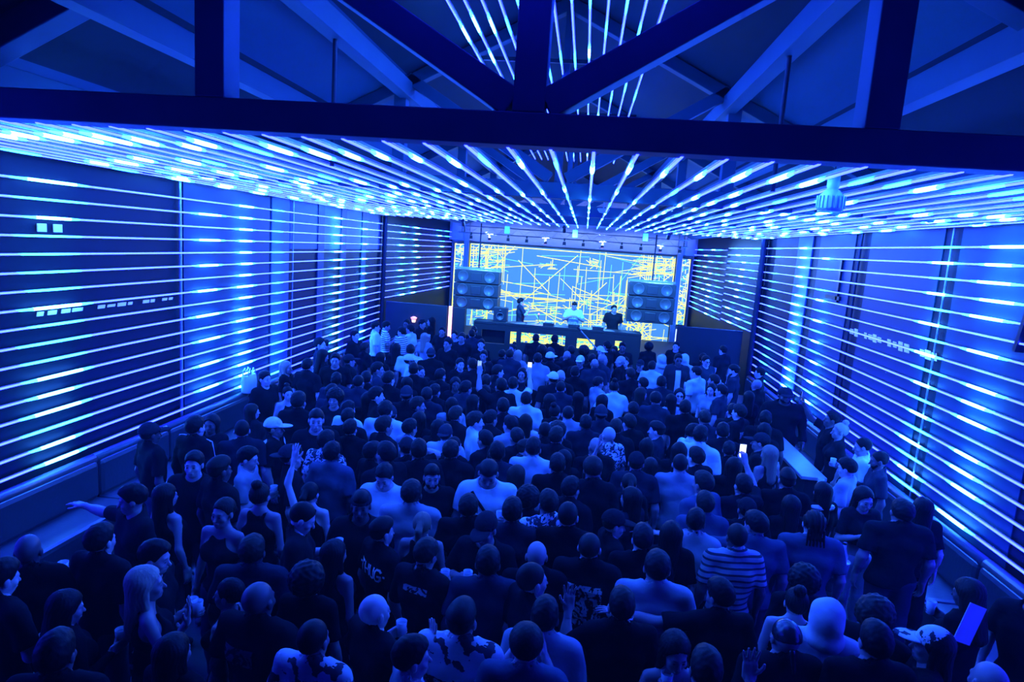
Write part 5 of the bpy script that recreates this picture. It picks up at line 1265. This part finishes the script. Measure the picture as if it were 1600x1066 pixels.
def part(name, me, parent, colour=None, loc=None, rot=None, slot=None):
    o = bpy.data.objects.new(name, me); col.objects.link(o); o.parent = parent
    if loc is not None: o.location = loc
    if rot is not None: o.rotation_euler = rot
    if colour is not None: o.color = (*colour,1)
    if slot is not None:
        o.material_slots[0].link = 'OBJECT'; o.material_slots[0].material = slot
    return o
def vary(c, a, r): 
    k = 1+r.uniform(-a,a); return tuple(min(.9,x*k) for x in c)
BVH = {}
def bvh_of(me):
    if me.name not in BVH:
        n = len(me.vertices); co = np.empty(n*3); me.vertices.foreach_get('co',co); co = co.reshape(-1,3)
        BVH[me.name] = BVHTree.FromPolygons([tuple(v) for v in co],[tuple(p.vertices) for p in me.polygons])
    return BVH[me.name]
def project(mb, me, side):
    """lay flat shapes (x, z) on the back (side -1) or the chest (side 1) of a shirt mesh"""
    t = bvh_of(me); out = []
    for x,y,z in mb.v:
        hit = t.ray_cast(Vector((x,side*1.0,z)),Vector((0,-side,0)))
        p = hit[0] if hit[0] is not None else Vector((x,side*.12,z))
        out.append((x,p.y+side*.005,z))
    mb.v = out; return mb
def patch(x0,x1,z0,z1,nx=8,nz=8):
    mb = MB(); vs = [(x0+(x1-x0)*i/nx,0,z0+(z1-z0)*j/nz) for j in range(nz+1) for i in range(nx+1)]
    return mb.add(vs,[(j*(nx+1)+i,j*(nx+1)+i+1,(j+1)*(nx+1)+i+1,(j+1)*(nx+1)+i) for j in range(nz) for i in range(nx)])
GLY = {'I':[((0,0),(.06,1))],'T':[((0,1),(.7,1)),((.35,0),(.35,1))],'H':[((0,0),(0,1)),((.6,0),(.6,1)),((0,.5),(.6,.5))],'U':[((0,1),(0,.15)),((0,.15),(.15,0)),((.15,0),(.45,0)),((.45,0),(.6,.15)),((.6,.15),(.6,1))],
 'G':[((.6,.85),(.45,1)),((.45,1),(.15,1)),((.15,1),(0,.8)),((0,.8),(0,.2)),((0,.2),(.15,0)),((.15,0),(.45,0)),((.45,0),(.6,.15)),((.6,.15),(.6,.45)),((.6,.45),(.35,.45))],'·':[((.0,.5),(.12,.5))],
 'W':[((0,1),(.18,0)),((.18,0),(.36,.8)),((.36,.8),(.54,0)),((.54,0),(.72,1))],'M':[((0,0),(0,1)),((0,1),(.35,.4)),((.35,.4),(.7,1)),((.7,1),(.7,0))],'N':[((0,0),(0,1)),((0,1),(.6,0)),((.6,0),(.6,1))],'A':[((0,0),(.3,1)),((.3,1),(.6,0)),((.12,.4),(.48,.4))],
 'S':[((.6,.85),(.45,1)),((.45,1),(.15,1)),((.15,1),(0,.8)),((0,.8),(.15,.55)),((.15,.55),(.45,.45)),((.45,.45),(.6,.2)),((.6,.2),(.45,0)),((.45,0),(.15,0)),((.15,0),(0,.15))]}
def lettering(txt, cx, z, h, th=.18, mirror=True):
    """stroke letters on the back: read left to right from behind"""
    mb = MB(); adv = [.25+max(max(a[0],b[0]) for a,b in GLY[c]) for c in txt]; W_ = sum(adv)-.25; x = -W_/2
    for c,a in zip(txt,adv):
        for (p,q) in GLY[c]:
            p0 = np.array(p)+(x,0); p1 = np.array(q)+(x,0); d = p1-p0; L = np.linalg.norm(d); d = d/L; nrm = np.array((-d[1],d[0]))*th/2; p0 = p0-d*th*.35; p1 = p1+d*th*.35
            n = 3; vs = []
            for i in range(n+1):
                m = p0+(p1-p0)*i/n
                for sgn in (-1,1): w_ = (m+nrm*sgn)*h; vs.append((cx+w_[0],0,z+w_[1]))
            mb.add(vs,[(2*i,2*i+1,2*i+3,2*i+2) for i in range(n)])
        x += a
    return mb
HELD = []
def M4_of(x,y,z,facing,k,w): return Matrix.Translation((x,y,z)) @ Matrix.Rotation(R(-facing),4,'Z') @ Matrix.Diagonal((k*w,k*(1+(w-1)*.8),k,1))
def person(x, y, facing, h, w, hair, top, pose, sex, opts, label, z=0.0):
    opts = opts.split(); r = random.Random(int(x*1000)*7+int(y*1000))
    mir = pose.endswith('-'); pk = pose[0]
    me, Rm, held, arms = body_mesh(pk,sex)
    bm_ = flip(me,('b',pk,sex)) if mir else me
    ob = bpy.data.objects.new('person', bm_); col.objects.link(ob)
    tag(ob,label,'person','people in the crowd' if z == 0 else 'people on the stage')
    k = h/1.752
    ob.location = (x,y,z); ob.rotation_euler = (0,0,R(-facing)); ob.scale = (k*w,k*(1+(w-1)*.8),k)
    tone = [o[3:] for o in opts if o.startswith('sk=')]
    sk = SKIN[tone[0]] if tone else SKIN[r.choice('LLMMMD')]
    ob.color = (*vary(sk,.15,r),1)
    kind, colr, slot, pname = TOP[top]
    sm = shirt_mesh(pk,sex,kind)
    fm = flip(sm,('s',pk,sex,kind)) if mir else sm
    sh = part(pname, fm, ob, vary(colr,.25 if max(colr) < .2 else .08,r), slot=slot)
    tr = part('trousers', trousers_mesh(), ob, (.42,.45,.55) if 'jeans' in opts else r.choice(((.012,.012,.016),(.03,.035,.06),(.05,.055,.08))))
    if 'jeans' in opts: tr.name = 'jeans'
    for s in (-1,1): part('shoe', shoe_mesh(s), ob)
    yw, pt = POSE[pk][2:]
    if mir: yw = -yw
    rot = yaw_m(yw,pt).to_euler()
    hc = HAIRC['dark'] if r.random() < .75 else HAIRC['brown']
    HS = {'cap':'buzz','capback':'fade','capd':'buzz','capw':'buzz','capp':'long','blonde':'long','blondpony':'ponytail','blondbun':'bun'}
    st = HS.get(hair,hair)
    if hair in ('blonde','blondbun'): hc = HAIRC['blonde'] if hair == 'blondbun' or r.random() < .6 else HAIRC['fair']
    if hair == 'blondpony': hc = HAIRC['fair']
    if st not in ('bald','hood','durag'): part('hair', hair_mesh(st), ob, vary(hc,.3,r), HEADP, rot)
    if hair.startswith('cap'):
        cc = {'cap':(.02,.022,.03),'capback':(.03,.032,.045),'capd':(.015,.016,.022),'capw':(.82,.82,.82),'capp':(.75,.75,.75)}[hair]
        sl = M_blotch if hair == 'capp' else None
        cap = part('cap', gear_mesh('crown'), ob, cc, HEADP, rot, sl)
        br = part('cap_brim', gear_mesh('brim'), cap, cc, None, (0,0,PI if hair == 'capback' else 0), sl)
    if hair == 'hood': part('hood', gear_mesh('hood'), ob, colr, HEADP, rot)
    if hair == 'durag': part('durag', gear_mesh('durag'), ob, (.02,.022,.03), HEADP, rot)
    if 'beard' in opts: part('beard', gear_mesh('beard'), ob, HAIRC['dark'], HEADP, rot)
    if 'glasses' in opts: part('sunglasses', gear_mesh('glasses'), ob, (.012,.012,.015), HEADP, rot)
    white = (.8,.8,.82)
    def put(name, mb, m, c=None):
        o = part(name, mb.mesh(name,m), sh, c); return o
    if top == 'th': put('shirt_print', project(lettering('·THUG·',0,1.27,.095),fm,-1), M_lets, (.85,.85,.87))
    if top == 'hb': put('shirt_print', project(lettering('IIIIIIII',.02,1.27,.09),fm,-1), M_lets, white)
    if top == 'gp': put('shirt_print', project(patch(-.13,.13,1.0,1.36),fm,-1), M_scrib, white)
    if top == 'pj': put('collar_print', project(patch(-.11,.11,1.37,1.42,10,3),fm,-1), M_scrib, (.35,.36,.4))
    if 'sm' in opts: put('shirt_print', project(patch(.03,.15,1.35,1.385,8,3),fm,-1), M_scrib, white)
    if 'smb' in opts: put('shirt_print', project(patch(-.16,.04,1.24,1.36),fm,-1), M_scrib, (.09,.09,.1))
    if 'strap' in opts:
        pts = []
        t = bvh_of(fm)
        for q in np.linspace(0,1,14):
            px, pz = .13-.30*q, 1.45-.42*q
            hit = t.ray_cast(Vector((px,1,pz)),Vector((0,-1,0)))[0]
            if hit: pts.append((px,hit.y+.004,pz))
        put('crossbody_strap', MB().tube(pts,.014,6), M_cloth, (.012,.012,.015))
        put('shirt_print', project(patch(-.12,.10,1.14,1.24,10,5),fm,1), M_scrib, (.45,.47,.52))
    if top == 'jk':
        for s in (-1,1):
            for dx in (0,.028):
                shp = arms[s]; p0, p1 = shp[0], shp[1]
                put('sleeve_stripe', MB().tube([p0+np.array((s*(-.06+dx),0,.083)),p0+np.array((s*(.02+dx),0,.07)),p0+(p1-p0)*.5+np.array((s*.066,-.012+dx,.0)),p1+np.array((s*.06,-.012+dx,0))],.006,5), M_cloth, white)
    if top == 'bs':
        put('knotted_sweater', MB().tube([(-.15,-.06,1.46),(-.09,-.10,1.47),(0,-.115,1.45),(.09,-.10,1.47),(.15,-.05,1.46),(.13,.08,1.40),(.02,.14,1.34)],[.03,.035,.03,.035,.03,.025,.02],8), M_cloth, white)
    if top == 'wj': put('shirt_front', project(patch(-.055,.055,.92,1.42,5,10),fm,1), M_cloth, white)
    if top in ('gl',): put('collar', MB().tube([(-.06,.03,1.50),(-.075,-.03,1.525),(0,-.09,1.535),(.075,-.03,1.525),(.06,.03,1.50)],.016,6), M_cloth, colr)
    if 'smoke' in opts:
        q = M4_of(x,y,z,facing,k,w) @ Vector((.0,.155,1.555)); dv = Matrix.Rotation(R(-facing),3,'Z') @ Vector((.02,.085,.03))
        cg = MB().tube([(0,0,0),dv],.0045,8).build('cigarette', mat('cigarette_paper',(.8,.8,.8),.6), loc=q); tag(cg,'thin white cigarette at the mouth of the dark-capped person','cigarette')
    # what the hands hold stays a thing of its own
    M4 = ob.matrix_basis
    M4 = Matrix.Translation(ob.location) @ Matrix.Rotation(R(-facing),4,'Z') @ Matrix.Diagonal((k*w,k*(1+(w-1)*.8),k,1))
    for s in (1,-1):
        hp_, hd, kd = held[s]
        if kd != 'grip': continue
        v = Vector(hp_); dd = Vector(hd)
        if mir: v.x *= -1; dd.x *= -1
        HELD.append((M4 @ v, R(-facing), arms[s][6], label, opts, w, (hair,top)))
    return ob
M_cup = mat('clear_plastic_cup',(.55,.6,.7),.15,spec=.7)
M_ice = mat('drink_surface',(.3,.32,.4),.1)
M_phone = mat('phone_black_glass',(.01,.01,.012),.15,spec=.7)
M_pscr = emit('phone_screen',(.9,1.05,.75),1.3)
M_pdim = emit('phone_screen_dim',(.25,.35,.8),1.0)
def cup(loc, label):
    t = thing('plastic_cup',label,'cup',loc,0,'drinks held in the crowd')
    MB().lathe([(.027,-.055),(.030,-.05),(.038,.055),(.036,.055),(.034,.03)],14).build('cup_wall',M_cup,t,smooth=True)
    MB().lathe([(.034,.028),(.0345,.033)],14).build('drink',M_ice,t)
def phone(loc, rz, label, bright):
    t = thing('mobile_phone',label,'phone',loc,rz,'phones held up in the crowd')
    MB().box(-.038,.038,-.005,.005,-.08,.08).build('case',M_phone,t,bevel=.003)
    MB().box(-.034,.034,-.0075,-.005,-.074,.074).build('display',M_pscr if bright else M_pdim,t)
for row in PEOPLE: person(*row)
# the three at the booth
person(-.20,20.05,178,1.73,1.05,'fade','w','C','m','sk=M','person in white T-shirt playing behind the middle of the DJ booth',.6)
person(1.02,20.0,165,1.72,1.1,'short','b','A','m','sk=M','person in black standing behind the right half of the DJ booth',.6)
person(-1.85,20.0,70,1.72,1.0,'short','n','F','m','sk=L','person in dark top facing right behind the left half of the DJ booth',.6)
def short_label(l):
    l = l.split(',')[0]; ws = l.split(); return ' '.join(ws[:9])
seen = set()
for p, rz, key, lab, opts, w, look in HELD:
    if p.z > 1.9 and p.y > 18.5: continue
    if p.y > 18.5: continue
    who = ' '.join(lab.replace(',','').split()[:13])
    if key == 'phone': L_ = 'phone raised by '+who
    elif key in ('drink','chest'): L_ = 'cup held by '+who
    if L_ in seen: continue
    seen.add(L_)
    if key == 'phone':
        br = 'bright' in opts or 'bright2' in opts
        phone(p+Vector((0,0,.05)), 0 if br else rz, L_, br)
    else: cup(p+Vector((0,0,.03)), L_)
t = thing('menu_card','pale stiff menu card standing up among the people at far right','card',(3.02,4.75,1.43),R(25))
MB().box(-.10,.10,-.003,.003,-.15,.15,0,Matrix.Rotation(R(22),4,'Y')).build('card_sheet', mat('pale_card',(.6,.62,.66),.4), t)
t = thing('ice_bucket_bottle','clear bottle in a plastic ice tub held beside the pale jeans','bottle',(2.6,6.0,1.08))
MB().lathe([(.07,0),(.085,.16),(.088,.165),(.08,.16)],20).build('tub', M_cup, t, smooth=True)
MB().lathe([(.035,.03),(.037,.2),(.034,.23),(.015,.29),(.015,.33)],16,(.02,0,0)).build('bottle_body', M_cup, t, smooth=True)
MB().lathe([(.0375,.14),(.0375,.21)],16,(.02,0,0)).build('bottle_label', mat('white_label_paper',(.75,.75,.78),.5), t)
MB().lathe([(.016,.325),(.016,.345)],12,(.02,0,0)).build('bottle_cap', M_gear, t)
